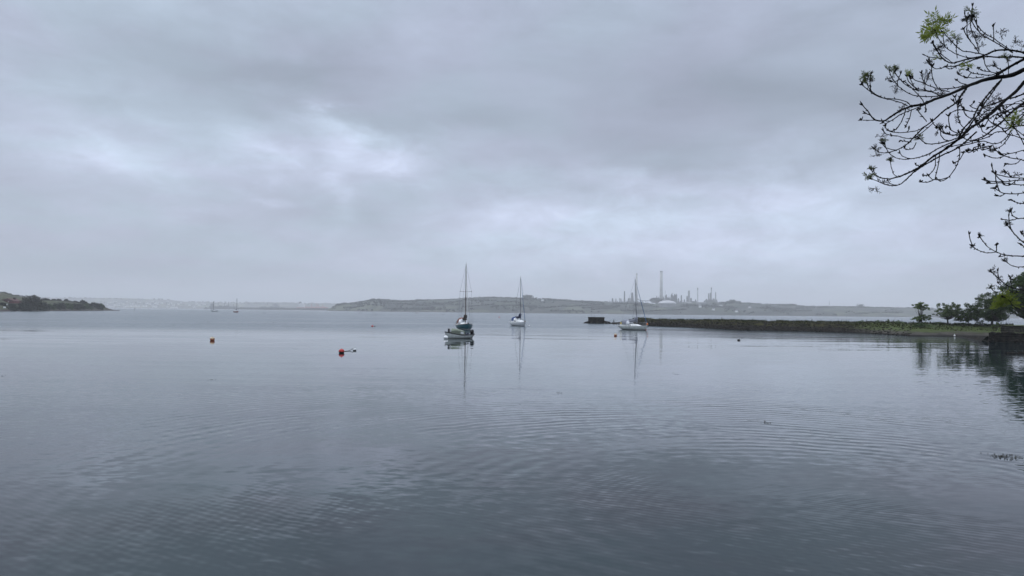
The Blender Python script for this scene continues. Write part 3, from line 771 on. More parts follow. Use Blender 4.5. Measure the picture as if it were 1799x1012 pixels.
# red house
p = lh.place(19, 532.5); D = p.y; k = D / F
e = empty('red_house', 'dark red house with a low gable among bushes on the left headland', 'house', p)
b = MB(); wd = 26 * k; b.box((0, 0, 1.6 * k), (wd, 9, 4 * k)); b.build('wall', m_redwall, e)
b = MB(); b.add([(-wd / 2 - .4, -5, 3.62 * k), (wd / 2 + .4, -5, 3.62 * k), (wd / 2 + .4, 5, 3.62 * k), (-wd / 2 - .4, 5, 3.62 * k), (2 * k, -5, 8.2 * k), (2 * k, 5, 8.2 * k)],
                [(3, 2, 1, 0), (0, 1, 4), (2, 3, 5), (0, 4, 5, 3), (1, 2, 5, 4)]); b.build('roof', mat('dark_red_roof', (.07, .025, .025), .8, .15, .4), e)
for x, ww in ((-5, 2.6), (3.5, 1.4)):
    b = MB(); b.box((x * k, -4.55, 2.4 * k), (ww * k, .12, 1.7 * k)); wf = b.build('window', m_white, e)
    b = MB(); b.box((x * k, -4.63, 2.4 * k), (ww * k * .35, .06, 1.4 * k)); b.build('pane', m_glass, wf)
b = MB(); b.box((5 * k, 1, 8 * k), (1.2, 1.2, 3.4 * k)); b.build('chimney', m_stone, e)
house('white_outbuilding', 'small white building on the ridge left of the big rounded bush', None, at(37.2, 524, 760), 3, 1.6, 3, m_render, m_slate, 'building')
house('shed', 'pale shed with a white roof at the left picture edge', None, at(3, 530.5, 560), 3.6, .6, 3, m_navy, m_white, 'shed', 0, .3)
def sign(px, py, wpx, hpx, D, label):
    k = D / F; p = at(px, py + 2.5, D)
    e = empty('sign_board', label, 'sign', p)
    b = MB(); b.box((0, 0, 2.5 * k), (wpx * k, .08, hpx * k)); b.build('board', m_white, e)
    for s_ in (-.35, .35): b = MB(); b.box((s_ * wpx * k, .1, .6 * k), (.1, .1, 3.4 * k)); b.build('post', m_pile, e)
sign(8, 540, 4.4, 2.8, 440, 'larger white board standing just above the left shore')
sign(13, 535, 3.6, 1.8, 470, 'smaller white board among bushes below the red house')

# ------------------------------------------------------------------ the spit on the right
WL = [(1076, 569.2), (1100, 570.2), (1132, 572.5), (1200, 575), (1300, 580), (1380, 581.5), (1420, 582.2), (1500, 585), (1560, 588), (1600, 591), (1690, 592), (1745, 592.5), (1800, 596), (2000, 610)]
CR = [(1076, 568.5), (1086, 567.2), (1096, 564.8), (1103, 563.2), (1110, 561.0), (1117, 559.2), (1122, 558.9), (1132, 559.6), (1150, 560.8), (1180, 562), (1290, 562.8), (1330, 564), (1380, 565), (1440, 565.6), (1500, 566.6), (1550, 567), (1600, 568.4), (1640, 569.4), (1700, 571.2), (1745, 572), (1800, 571), (2000, 570)]
def hor(px): return 547.5 + .011 * (px - 899.5)
def spit_d(px):
    y = lerp_tab(WL, px); dn = CAM_H * F / (y - hor(px))
    wdt = lerp_tab([(1076, 1.5), (1104, 3), (1200, 6), (1500, 9), (1600, 14), (1700, 12), (1800, 8)], px)
    return dn, dn + wdt
def spit_pt(px, s):
    dn, dc = spit_d(px)
    C = at(px, lerp_tab(CR, px), dc); q = C.x / C.y
    mzf = lerp_tab([(1076, .75), (1450, .72), (1600, .36), (1745, .34)], px)
    if s <= 0: return Vector((q * (dn - .6), dn - .6, -.35))
    jit = .22 * mnoise.noise(Vector((q * dn * .35, s * 3.0, 1.7))) + .12 * mnoise.noise(Vector((q * dn * 1.3, s * 9.0, 4.7)))
    if s <= 1:
        D = dn + (dc - dn) * s
        zz = C.z * (mzf * s / .5 if s < .5 else mzf + (1 - mzf) * (s - .5) / .5)
        zz += jit * min(1, s * 5) * (1 if s < .95 else .5)
    else:
        D = dc + (s - 1) * 14; zz = C.z * (1 - max(0, (s - 1.25) / .75) ** 1.3) + jit * .6 - (.4 if s >= 2 else 0)
    return Vector((q * D, D, zz))
def spit_mat():
    m = bpy.data.materials.new('spit_ground'); m.use_nodes = True
    t = NT(m.node_tree); p = t.n['Principled BSDF']; P = t.pos(); X, Y, Z = t.sep(P)[:3]
    n = t.noise(P, .5, 5, .6); n2 = t.noise(P, 2.6, 4, .6)
    grass = t.mix(t.ramp(n, .38, .62), (.017, .017, .008), (.040, .038, .015))
    rock = t.mix(t.ramp(n2, .38, .66), (.006, .0055, .005), (.028, .024, .02))
    rightness = t.ramp(t.math('SUBTRACT', X, t.math('MULTIPLY', Y, .46)), -4, 5)
    mud = t.mix(t.ramp(n, .4, .6), (.032, .028, .026), (.065, .06, .052))
    low = t.mix(rightness, rock, mud)
    h0 = t.math('ADD', t.ramp(rightness, 0, 1, .85, .55, False), t.math('MULTIPLY', t.math('SUBTRACT', n, .5), 1.2))
    gm = t.ramp(t.math('SUBTRACT', Z, h0), -.1, .2)
    greener = t.mix(rightness, grass, t.mix(t.ramp(n2, .3, .7), (.035, .05, .015), (.075, .092, .036)))
    c = t.mix(gm, low, greener)
    c = t.mix(t.ramp(Z, .28, .1), c, (.012, .011, .010))
    t.set(p.inputs['Base Color'], c); p.inputs['Roughness'].default_value = .9; p.inputs['Specular IOR Level'].default_value = .04
    b = t.n.new('ShaderNodeBump'); b.inputs['Strength'].default_value = .6; b.inputs['Distance'].default_value = .15
    t.set(b.inputs['Height'], n2); t.l.new(b.outputs[0], p.inputs['Normal'])
    return m
ss = [0, .06, .14, .22, .3, .4, .5, .6, .7, .8, .9, 1.0, 1.12, 1.3, 1.6, 2.0]
b = MB(); rows = []; px = 1076.0
while px <= 2000:
    rows.append([spit_pt(px, s) for s in ss]); px += 1.5
b.grid(rows); b.f = [tuple(reversed(f)) for f in b.f]
tag(b.build('shore', spit_mat(), smooth=True), kind='structure')
# grass, boulders on it
rng = random.Random(77); b = MB()
for i in range(9000):
    px = rng.uniform(1112, 1780); s = rng.uniform(.55, 1.25) if px < 1560 else rng.uniform(.62, 1.3)
    if mnoise.noise(Vector((px * .05, s * 3, 2))) < -.25: continue
    q = spit_pt(px, s); h = rng.uniform(.08, .28) * (1.4 if s > .9 else .8)
    if rng.random() < .05: h *= 1.9
    th = rng.uniform(0, 6.28); w_ = rng.uniform(.05, .14)
    dx, dy = math.cos(th) * w_, math.sin(th) * w_
    lean = Vector((rng.gauss(0, .12), rng.gauss(0, .12), h))
    b.add([q + Vector((-dx, -dy, -.06)), q + Vector((dx, dy, -.06)), q + lean], [(0, 1, 2)])
tag(b.build('grass', m_grass), kind='stuff')
b = MB()
def rock(b, q, r, rr):
    rows = []
    off = Vector((rr.uniform(0, 50), rr.uniform(0, 50), 0)); sq = (rr.uniform(.8, 1.4), rr.uniform(.8, 1.3), rr.uniform(.5, .8))
    for i in range(5):
        th = math.pi * i / 4; row = []
        for j in range(7):
            ph = 2 * math.pi * (j % 6) / 6
            n = Vector((math.sin(th) * math.cos(ph), math.sin(th) * math.sin(ph), math.cos(th)))
            g = r * (1 + .45 * mnoise.noise(n * 1.4 + off))
            row.append(q + Vector((n.x * g * sq[0], n.y * g * sq[1], n.z * g * sq[2])))
        rows.append(row)
    b.grid(rows)
for i in range(1500):
    px = rng.uniform(1080, 1600); 
    if px > 1500 and rng.random() < .5: continue
    s = rng.uniform(.0, .62) ** 1.0
    rock(b, spit_pt(px, max(.03, s)), rng.uniform(.08, .24), rng)
for i in range(140):
    rock(b, spit_pt(rng.uniform(1076, 1108), rng.uniform(.05, 1.2)), rng.uniform(.15, .4), rng)
tag(b.build('boulders', m_rock), kind='stuff')

# the old block at the end of the spit
D = 224; k = D / F; p = at(1047.3, 568, D); p.z = 0
e = empty('stone_block', 'square dark masonry block standing in the water off the end of the spit', 'block', p)
b = MB(); rr = random.Random(5); wd, ht = 26.5 * k, 9.6 * k
for ci in range(6):
    z = ci * ht / 6
    x = -wd / 2
    while x < wd / 2 - .05:
        w_ = min(rr.uniform(.5, .9), wd / 2 - x)
        b.box((x + w_ / 2, rr.uniform(-.04, .04), z + ht / 12), (w_ - .03, 3.6, ht / 6 - .02)); x += w_
b.box((0, 0, ht / 2), (wd - .2, 3.3, ht - .1)); b.build('masonry', m_stone, e)
b = MB(); b.box((0, 0, ht + .12), (wd + .1, 3.8, .24)); b.build('capping', m_stone, e)
b = MB()
for i in range(60): rock(b, Vector((rr.uniform(-wd / 2 - 1.2, -wd / 2 + .3) if i < 32 else rr.uniform(-wd / 2, wd / 2), rr.uniform(-2.2, 1.0), rr.uniform(-.1, .35))), rr.uniform(.2, .5), rr)
b.build('rubble_footing', m_rock, e)
for x in (-8.5, -2.6):
    st_ = MB(); st_.tube([(x * k, 0, 0), (x * k, .05, 4.2 * k)], .035, 5)
    o = tag(st_.build('stake', m_pile, loc=p + Vector((0, 0, ht + .24))), 'thin stake nearer the left corner of the dark masonry block' if x < -5 else 'thin stake near the middle of the dark masonry block top', 'stake')
st_ = MB(); st_.tube([(0, 0, -.5), (0, 0, 7.6 * 216 / F)], .13, 8)
pp = at(1078.5, 567.2, 216); pp.z = 0
tag(st_.build('mooring_post', m_pile, loc=pp), 'single upright dark post between the masonry block and the spit', 'post')
pt = MB(); q0, q1 = at(1062, 564.5, 219) - pp, at(1072, 567, 217) - pp
pt.tube([q0 + Vector((0, 0, 0)), q1], [.2, .22], 6)
for i in range(40): rock(pt, q1 + Vector((rr.uniform(-1.6, 2.0), rr.uniform(-.5, .8), rr.uniform(-.35, .1))), rr.uniform(.15, .35), rr)
tag(pt.build('fallen_timber', m_rock, loc=pp), 'slanting fallen timber on rubble right of the masonry block', 'timber')

# trees of the spit
def tree(name, label, p, H, Wd, m, seed, clumps=60, leaves=70, leaf=.17, th=.13, lobes=None, crown0=.28, lean=0.0, group=None, csz=.095):
    rr = random.Random(seed)
    e = empty(name, label, 'tree', p, 0, group)
    tk, cr = MB(), MB()
    fork = Vector((lean * .3 * H, 0, H * crown0))
    tk.tube([(0, 0, -.3), (lean * .1 * H, 0, H * crown0 * .5), fork], [th * 1.3, th, th * .85], 8)
    if lobes is None: lobes = [(0, .62, 1.0, .38)]
    for i in range(clumps):
        fx, fz, rx, rz_ = lobes[i % len(lobes)]
        v = Vector((rr.gauss(0, 1), rr.gauss(0, 1), rr.gauss(0, 1))).normalized() * (rr.random() ** .45)
        c = Vector((fx * Wd + v.x * rx * Wd / 2, v.y * rx * Wd / 2, H * fz + v.z * rz_ * H))
        if c.z < .25: c.z = .25 + rr.random() * .4
        sz = rr.uniform(.5, 1.15) * Wd * csz
        cr.blob(c, sz * 1.25, sz * 1.25, sz * .75, int(leaves * rr.uniform(.5, 1.3)), leaf, rr, .2)
        if i % 2 == 0:
            mid_ = fork.lerp(c, .5) + Vector((rr.uniform(-.1, .1) * Wd, rr.uniform(-.1, .1) * Wd, -.04 * H))
            st0 = fork if fz > crown0 else Vector((lean * .05 * H, 0, H * crown0 * .4))
            tk.tube([st0, mid_, c], [th * rr.uniform(.3, .6), th * .22, th * .07], 5)
    tk.build('trunk', m_trunk, e); cr.build('crown', m, e)
    return e
def spit_base(px, s): q = spit_pt(px, s); return q
def th_(px, base, top, D): return (base - top) * D / F
q = spit_pt(1619, .92); D = q.y
tree('small_tree', 'small airy tree with a gap between two crowns, leftmost on the spit', q, th_(1619, 572, 528.5, D), 36 * D / F, m_leaf_mid, 101, 72, 60, .17, .09,
     [(0, .78, .78, .17), (.08, .76, .85, .16), (-.12, .80, .6, .16), (0, .30, .95, .11), (-.22, .26, .5, .12), (.22, .32, .5, .12)], .3, csz=.085)
q = spit_pt(1665, 1.0); D = q.y
tree('small_tree', 'pale green round-headed tree with a short forked trunk, second on the spit', q, th_(1665, 570, 527.5, D), 42 * D / F, m_leaf_grey, 102, 110, 62, .17, .13,
     [(0, .64, 1.0, .32), (-.22, .6, .8, .28), (.2, .66, .8, .28), (0, .42, 1.1, .16), (.28, .45, .6, .18)], .2, csz=.08)
q = spit_pt(1701, 1.02); D = q.y
tree('small_tree', 'dark multi-stemmed tree, third along the spit', q, th_(1701, 571, 530.5, D), 40 * D / F, m_leaf_dark, 103, 130, 66, .18, .10,
     [(0, .60, 1.0, .36), (-.22, .42, .8, .34), (.22, .55, .8, .38), (0, .3, 1.0, .22)], .2)
q = spit_pt(1743, .95); D = q.y
tree('bushy_tree', 'large dense dark tree beside the quay, left of the biggest tree', q, th_(1743, 573, 511, D), 62 * D / F, m_leaf_dark, 104, 240, 85, .19, .2,
     [(0, .6, 1.0, .36), (.15, .7, .8, .26), (-.12, .5, .85, .3), (.05, .32, .95, .22), (.3, .55, .6, .35)], .15)
q = at(1812, 573, 98); q.z = 1.3
tree('large_tree', 'biggest tree, cut by the right picture edge above the quay', q, th_(1812, 573, 460, 98), 96 * 98 / F, m_leaf_dark, 105, 300, 85, .21, .34,
     [(0, .66, .95, .32), (.1, .8, .7, .2), (-.2, .6, .7, .26), (-.1, .42, .95, .16), (.2, .5, .8, .3)], .22, -.05)
for i, (px, s, tp, ww, lb) in enumerate([(1617, .80, 565, 36, 'low dark bush at the foot of the leftmost small tree'), (1560, 1.0, 560.5, 9, 'small rounded bush alone on the spit crest'), (1542, 1.0, 562, 8, 'thin scrubby bush left of the small rounded bush'),
                                         (1513, 1.0, 562.3, 12, 'leftmost wispy bush on the spit crest'), (1580, 1.0, 562.5, 16, 'wide low bush between the rounded bush and the leftmost tree'), (1722, 1.0, 562, 22, 'dark bush between the third tree and the large dense tree'),
                                         (1690, 1.0, 566, 26, 'low hedge-like bush under the third tree'), (1648, 1.02, 565, 16, 'low bush between the first and second small trees'), (1753, .9, 565, 18, 'bright low bush at the left end of the quay')]):
    q = spit_pt(px, s); k = q.y / F; rr = random.Random(300 + i); bb = MB()
    H = max(.4, q.z * 0 + (PH / 2 - F * ((q - CAM).dot(_u) / (q - CAM).dot(_f)) - tp) * k); Wd = ww * k
    for j in range(int(8 + ww / 2)):
        fx = rr.uniform(-1, 1)
        bb.blob((fx * Wd * .42, rr.uniform(-.3, .3) * Wd, H * rr.uniform(.15, .85) * math.sqrt(1.05 - fx * fx)), Wd * .14, Wd * .14, H * .16, 46, .12, rr, .2)
    e = empty('shore_bush', lb, 'bush', q); bb.build('foliage', m_leaf_dark if i in (0, 5, 6) else m_leaf_mid, e)
    tk = MB()
    for j in range(3): tk.tube([(rr.uniform(-.1, .1) * Wd, 0, -.2), (rr.uniform(-.3, .3) * Wd, rr.uniform(-.2, .2) * Wd, H * .7)], [.03, .012], 5)
    tk.build('stem', m_trunk, e)

# quay
D = 95; k = D / F; p = at(1772, 602, D); p.z = 0
e = empty('quay', 'old dark stone quay with a paler upper block at the right edge', 'quay', p, -.58)
b = MB(); rr = random.Random(9)
for ci in range(4):
    x = -29.5 * k
    while x < 4.4:
        w_ = rr.uniform(.5, 1.0)
        b.box((x + w_ / 2, rr.uniform(-.05, .03), .02 + ci * .30 + .15), (w_ - .03, 1.2, .285)); x += w_
b.box((1.1, 1.6, .55), (6.4, 2.4, 1.2))
for i in range(70): rock(b, Vector((rr.uniform(-2.3, 4.2), rr.uniform(-.75, -.2), rr.uniform(-.05, .35) if i < 45 else rr.uniform(1.1, 1.25))), rr.uniform(.12, .3), rr)
b.build('lower_wall', m_rock, e)
b = MB()
for ci in range(2):
    x = -12 * k
    while x < 23 * k:
        w_ = min(rr.uniform(.5, .9), 23 * k - x + .01)
        b.box((x + w_ / 2, 1.5, 1.26 + ci * .36 + .18), (w_ - .025, 1.1 + rr.uniform(-.05, .05), .34)); x += w_
b.build('upper_block', mat('paler_masonry', (.045, .042, .035), .85, .35, 2.2, c2=(.09, .083, .07), bump=.4, spec=.05), e)
b = MB(); b.box((6 * k, 1.5, 2.03), (33 * k, 1.35, .14)); b.build('coping', m_rock, e)
b = MB(); b.box((26 * k, .4, 1.1), (.5, .9, 1.6)); b.build('pier', m_stone, e)
# dark slip running into the water left of the quay
b = MB(); q0, q1 = at(1690, 592.3, 120), at(1743, 590, 97)
b.add([(q0.x, q0.y, .02), (q1.x, q1.y, .02), (q1.x, q1.y + 1, .75), (q0.x, q0.y + 1, .12), (q0.x, q0.y + 2.2, .0), (q1.x, q1.y + 2.2, .0)], [(0, 1, 2, 3), (3, 2, 5, 4)])
tag(b.build('slipway', m_rock), 'low dark slip sloping into the water left of the quay', 'slipway')
for x0, x1, lb in [(1768, 1782.5, 'dark floating timber nearer the quay corner, left of two'), (1787, 1812, 'dark floating timber cut by the right picture edge')]:
    pA, pB = water(x0, 621.5), water(x1, 621.5); b = MB()
    b.tube([Vector((0, 0, .02)), (pB - pA) * .5 + Vector((0, 0, .05)), pB - pA + Vector((0, 0, .03))], [.11, .14, .12], 7)
    tag(b.build('driftwood', m_rock, loc=pA), lb, 'timber')
# bank under the ash tree, right of the picture, joining the quay
b = MB(); rows = []
for i in range(40):
    Y = -20 + i * 3.2
    x0 = .70 * max(Y, 0) + 2.6 + .8 * mnoise.noise(Vector((Y * .2, 1, 0)))
    rows.append([Vector((x0 + a, Y, z + (.15 + .02 * max(0, a)) * mnoise.noise(Vector((a * .4, Y * .22, 3))))) for a, z in ((-.4, -.4), (.3, .35), (1.2, .9), (2, 1.25), (3, 1.3), (5, 1.75), (8, 1.7), (14, 2.4), (22, 2.3), (40, 3.8))])
b.grid(rows); tag(b.build('bank', spit_mat(), smooth=True), kind='structure')

# ------------------------------------------------------------------ boats
def hull_rows(L, B, fb, draft, sw, rake, trake, nx=18, ny=8):
    rows = []
    fs, fm, fbow = fb
    for i in range(nx + 1):
        t = i / nx
        if t < .45: hb = B / 2 * (sw + (1 - sw) * math.sin(math.pi / 2 * t / .45))
        else: hb = B / 2 * max(.004, 1 - ((t - .45) / .55) ** 2.3)
        zs = fm + (fs - fm) * max(0, (.45 - t) / .45) ** 1.6 + (fbow - fm) * max(0, (t - .45) / .55) ** 1.6
        zk = -draft * (1 - abs(2 * t - 1) ** 3) + .02 * 0
        row = []
        for j in range(ny + 1):
            s = j / ny
            y = hb * (1 - (1 - s) ** 2.3); z = zk + (zs - zk) * s ** 1.25
            x = -L / 2 + L * t
            x -= rake * (1 - s) * max(0, (t - .7) / .3) ** 1.5
            x += trake * (1 - s) * max(0, (.2 - t) / .2)
            row.append(Vector((x, y, z)))
        rows.append(row)
    return rows
def build_hull(e, rows, m, m_deck, gunwale=None, deck_drop=.02):
    b = MB()
    b.grid(rows); b.grid([[Vector((p.x, -p.y, p.z)) for p in r] for r in rows])
    r = rows[0]; n = len(r)
    b.add([p for p in r] + [(p.x, -p.y, p.z) for p in r], [(j, j + 1, n + j + 1, n + j) for j in range(n - 1)])
    h = b.build('hull', m, e, smooth=True)
    dk = MB(); dk.grid([[Vector((q[-1].x, -q[-1].y * .99, q[-1].z - deck_drop)), Vector((q[-1].x, 0, q[-1].z - deck_drop + .03)), Vector((q[-1].x, q[-1].y * .99, q[-1].z - deck_drop))] for q in rows])
    dk.build('deck', m_deck, e)
    if gunwale:
        g = MB()
        for sg in (1, -1): g.tube([Vector((q[-1].x, q[-1].y * sg, q[-1].z)) for q in rows], gunwale[1], 5)
        g.build('gunwale', gunwale[0], e)
    return h
def sheer(rows, x):
    for a, c in zip(rows, rows[1:]):
        if a[-1].x <= x <= c[-1].x:
            q = (x - a[-1].x) / max(1e-6, c[-1].x - a[-1].x); return a[-1].lerp(c[-1], q)
    return rows[-1][-1] if x > 0 else rows[0][-1]
def yacht(label, p, rz, L, B, fb, H, mh, m_mast, m_sail, m_genoa, g_r, spr, hood=None, boom=.36, xm=.12, cab=(.30, .55), detail=True, win=3, name='sailing_yacht', mast_r=.065, sw=.62, rake=.5, trake=.15, group=None, lean=0.0):
    e = empty(name, label, 'sailing boat', p, rz, group)
    rows = hull_rows(L, B, fb, .35, sw, rake, trake)
    build_hull(e, rows, mh, m_white, (m_white if detail else m_offwhite, .03))
    xmast = L * xm
    # coachroof
    x0, x1 = -L * .16, L * .26; ch = cab[1]
    cr = []
    for i in range(9):
        t = i / 8; x = x0 + (x1 - x0) * t; q = sheer(rows, x)
        hw = min(B * cab[0], q.y - .22) * (1 if t < .7 else 1 - .45 * ((t - .7) / .3)); hh = ch * (1 if t < .55 else 1 - .75 * ((t - .55) / .45) ** 1.3)
        z = q.z - .05
        cr.append([Vector((x, -hw, z)), Vector((x, -hw * .9, z + hh * .82)), Vector((x, -hw * .55, z + hh)), Vector((x, 0, z + hh * 1.08)), Vector((x, hw * .55, z + hh)), Vector((x, hw * .9, z + hh * .82)), Vector((x, hw, z))])
    b = MB(); b.grid(cr)
    for r in (cr[0], cr[-1]): b.add(r, [tuple(range(7))])
    cro = b.build('coachroof', m_white, e)
    for sg in (1, -1):
        for wi in range(win):
            t = .14 + wi * .22; i = min(7, int(t * 8)); r = cr[i]; r2 = cr[i + 1]
            a, c, a2, c2 = (r[6], r[5], r2[6], r2[5]) if sg > 0 else (r[0], r[1], r2[0], r2[1])
            n = Vector((0, sg * .012, .004))
            q = lambda u, v_: a.lerp(a2, u).lerp(c.lerp(c2, u), v_) + n
            wn = MB(); pts = [q(.15, .35), q(.85, .35), q(.85, .8), q(.15, .8)]
            wn.add(pts + [v_ - n * 1.3 for v_ in pts], [(0, 1, 2, 3), (0, 1, 5, 4), (1, 2, 6, 5), (2, 3, 7, 6), (3, 0, 4, 7)]); wn.build('window', m_glass, cro)
    zm = sheer(rows, xmast).z + ch * .8
    top = Vector((xmast - lean * H, 0, H))
    b = MB(); b.tube([(xmast, 0, zm - .3), (xmast - lean * H * .5, 0, H * .5), top], [mast_r, mast_r, mast_r * .7], 8); mo = b.build('mast', m_mast, e)
    if spr:
        for (zf, half) in spr:
            b = MB(); b.tube([(xmast - lean * H * zf, -half, H * zf + .05), (xmast - lean * H * zf, 0, H * zf), (xmast - lean * H * zf, half, H * zf + .05)], .025, 5)
            for sg in (1, -1): b.tube([(xmast - lean * H * zf, sg * half, H * zf - .02), (xmast - lean * H * zf, sg * half, H * zf + .14)], .04, 5)
            b.build('spreader', m_mast, mo)
    b = MB(); b.tube([top, top + Vector((0, 0, .35))], .012, 4); b.tube([top + Vector((-.25, 0, .2)), top + Vector((.12, 0, .2))], .015, 4); b.build('masthead_vane', m_wire, mo)
    # boom and stowed sail
    zb = zm + .45; xb = xmast - L * boom
    b = MB(); b.tube([(xmast, 0, zb), (xb, 0, zb - .05)], .05, 6); b.build('boom', m_alloy, e)
    b = MB(); pts, rd = [], []
    for i in range(10):
        t = i / 9; pts.append((xmast - (xmast - xb) * t * .96 - .03, 0, zb + .16 + (.62 * (1 - t) ** 9))); rd.append((.17 + .15 * (1 - t) + .02 * math.sin(i * 2.3)))
    b.tube(pts, rd, 8); b.tube([(xmast + .02, 0, zb - .05), (xmast - .06, 0, zb + .55), (xmast - .03, 0, zb + 1.15)], [.22, .20, .07], 8)
    b.build('sail_cover', m_sail, e, smooth=True)
    # headsail furled on the forestay, stays
    bow = rows[-1][-1] + Vector((-.08, 0, .05))
    b = MB(); b.tube([bow + Vector((0, 0, .3)), bow.lerp(top, .06), bow.lerp(top, .5), bow.lerp(top, .93)], [.03, g_r, g_r * .9, .018], 6); b.tube([bow, top], .010, 4); b.build('furled_headsail', m_genoa, e)
    st = rows[0][-1]
    b = MB(); b.tube([(st.x + .1, 0, st.z), top], .013, 4); b.build('backstay', m_wire, e)
    for sg in (1, -1):
        q = sheer(rows, xmast - .1)
        half, zf = (spr[-1][1], spr[-1][0]) if spr else (q.y * .9, .5)
        b = MB(); b.tube([(xmast - .1, sg * q.y * .95, q.z), (xmast - lean * H * zf, sg * half, H * zf), top - Vector((0, 0, .1))], .013, 4); b.build('shroud', m_wire, e)
        q2 = sheer(rows, xmast - .6)
        b = MB(); b.tube([(xmast - .6, sg * q2.y * .95, q2.z), (xmast - lean * H * .5, 0, H * .52)], .013, 4); b.build('lower_shroud', m_wire, e)
    if detail:
        # pulpit, pushpit, guard rail
        q = sheer(rows, L * .40); bz = rows[-1][-1].z
        b = MB()
        for zz in (.62, .34): b.tube([(L * .40, q.y * .95, q.z + zz), (L * .48, .10, bz + zz + .03), (L * .485, 0, bz + zz + .03), (L * .48, -.10, bz + zz + .03), (L * .40, -q.y * .95, q.z + zz)], .016, 5)
        for sg in (1, -1):
            b.tube([(L * .40, sg * q.y * .95, q.z), (L * .40, sg * q.y * .95, q.z + .62)], .016, 5); b.tube([(L * .475, sg * .1, bz), (L * .48, sg * .1, bz + .65)], .016, 5)
        b.build('pulpit', m_rail, e)
        b = MB(); q = sheer(rows, -L * .40)
        for zz in (.62, .34): b.tube([(-L * .38, q.y * .95, q.z + zz), (st.x + .08, st.y * .9, st.z + zz), (st.x + .08, -st.y * .9, st.z + zz), (-L * .38, -q.y * .95, q.z + zz)], .016, 5)
        for sg in (1, -1):
            b.tube([(-L * .38, sg * q.y * .95, q.z), (-L * .38, sg * q.y * .95, q.z + .62)], .016, 5); b.tube([(st.x + .08, sg * st.y * .9, st.z), (st.x + .08, sg * st.y * .9, st.z + .62)], .016, 5)
        b.build('pushpit', m_rail, e)
        for sg in (1, -1):
            b = MB(); pts = [sheer(rows, L * xx) for xx in (-.38, -.2, 0, .2, .40)]
            for zz in (.6, .33): b.tube([(v_.x, sg * v_.y * .95, v_.z + zz) for v_ in pts], .007, 4)
            for v_ in pts[1:-1]: b.tube([(v_.x, sg * v_.y * .95, v_.z), (v_.x, sg * v_.y * .95, v_.z + .6)], .012, 4)
            b.build('guard_rail', m_rail, e)
        # cockpit well coaming
        b = MB()
        for sg in (1, -1): b.box((-L * .28, sg * B * .26, sheer(rows, -L * .28).z + .12), (L * .22, .12, .26))
        b.build('coaming', m_white, e)
    if hood:
        mh_, hx, hh, hl, hw, with_screen = hood
        zb0 = sheer(rows, hx).z + ch * .55
        arcs = []
        for i in range(6):
            t = i / 5; x = hx + hl * (.5 - t); hgt = hh * math.sin(math.pi / 2 * min(1, .22 + t * 1.1)); wv = hw * (1 - .12 * (1 - t))
            arcs.append([Vector((x, wv * math.cos(math.pi * j / 10) , zb0 + hgt * math.sin(math.pi * j / 10) ** .7)) for j in range(11)])
        b = MB(); b.grid(arcs[2:] if with_screen else arcs); ho_ = b.build('sprayhood', mh_, e, smooth=True)
        if with_screen:
            b = MB(); b.grid(arcs[:3]); b.build('screen', m_screen, ho_, smooth=True)
        b = MB(); b.tube(arcs[-1], .03, 5); b.build('hoop', mh_, ho_)
    return e, rows, top
def heading(phi, side=1): return math.atan2(-math.cos(R(phi)), side * math.sin(R(phi)))

# teal yacht, bow nearly on
p = water(815.9, 578.6); p.z = 0
e, rows, top = yacht('teal-hulled yacht with brown mast and rust-red cockpit hood behind the small white motorboat', p, heading(14), 7.4, 2.75, (.86, .74, 1.06), 11.45, hull_mat('teal_hull', (.010, .088, .110)), m_brownspar, m_brownsail, m_palesail, .05,
                     [(.575, 1.02)], (m_rust, -1.5, 1.0, 1.5, .95, True), mast_r=.075, cab=(.30, .48), sw=.7, rake=.45)
b = MB(); b.box((3.45, 0, 1.12), (.45, .22, .18)); b.build('anchor_roller', m_black, e)
b = MB(); b.box((2.5, -.25, 1.02), (.5, .3, .14)); b.build('wooden_hatch', m_wood, e)
b = MB(); b.box((-3.6, -.55, 1.15), (.3, .45, .5)); b.build('stern_locker', m_wood, e)
b = MB()
for sg in (1, -1): b.tube([Vector((q[-1].x, q[-1].y * sg * 1.004, q[-1].z + .035)) for q in rows], .03, 5)
b.build('toe_rail', m_wood, e)
# white yacht with blue hood
p = water(911.5, 572.8); p.z = 0
e, rows, top = yacht('white yacht with blue sprayhood and navy sail cover, farthest of the three near yachts', p, heading(23), 6.9, 2.45, (.86, .82, .98), 10.9, hull_mat('white_hull', (.76, .77, .78), (.05, .06, .08), z0=.03, z1=.06), m_alloy, m_navy, m_bluesail, .05,
                     None, (m_blue, -1.35, .85, 1.7, .9, True), boom=.40, cab=(.34, .62), win=2, sw=.75, rake=.7, xm=.11)
b = MB(); b.box((3.3, 0, 1.05), (.3, .2, .16)); b.build('anchor_roller', m_wood, e)
# white yacht off the spit
p = water(1112.6, 579.6); p.z = 0
e, rows, top = yacht('white yacht with grey sprayhood and blue furled headsail moored off the spit', p, heading(41), 6.8, 2.4, (.80, .74, .84), 9.6, hull_mat('cream_white_hull', (.66, .69, .66), (.10, .11, .11), z0=.08, z1=.1), m_alloy, m_greycanvas, m_bluesail, .06,
                     [(.5, .55)], (m_greycanvas, -1.25, .95, 1.6, .95, True), boom=.36, cab=(.30, .42), win=2, sw=.6, rake=.55, trake=.9, lean=.045)
st = rows[0][-1]; bw = rows[-1][-1]
b = MB(); b.tube([(st.x + .05, .35, st.z + .15), (st.x + .02, .35, st.z + .62)], [.15, .15], 8); b.build('lifebuoy', m_yellow, e)
b = MB(); b.lathe([(.02, 0), (.14, .06), (.18, .2), (.13, .33), (.03, .38)], (bw.x - .1, .05, bw.z + .12), 10); b.build('fender', m_orange, e)
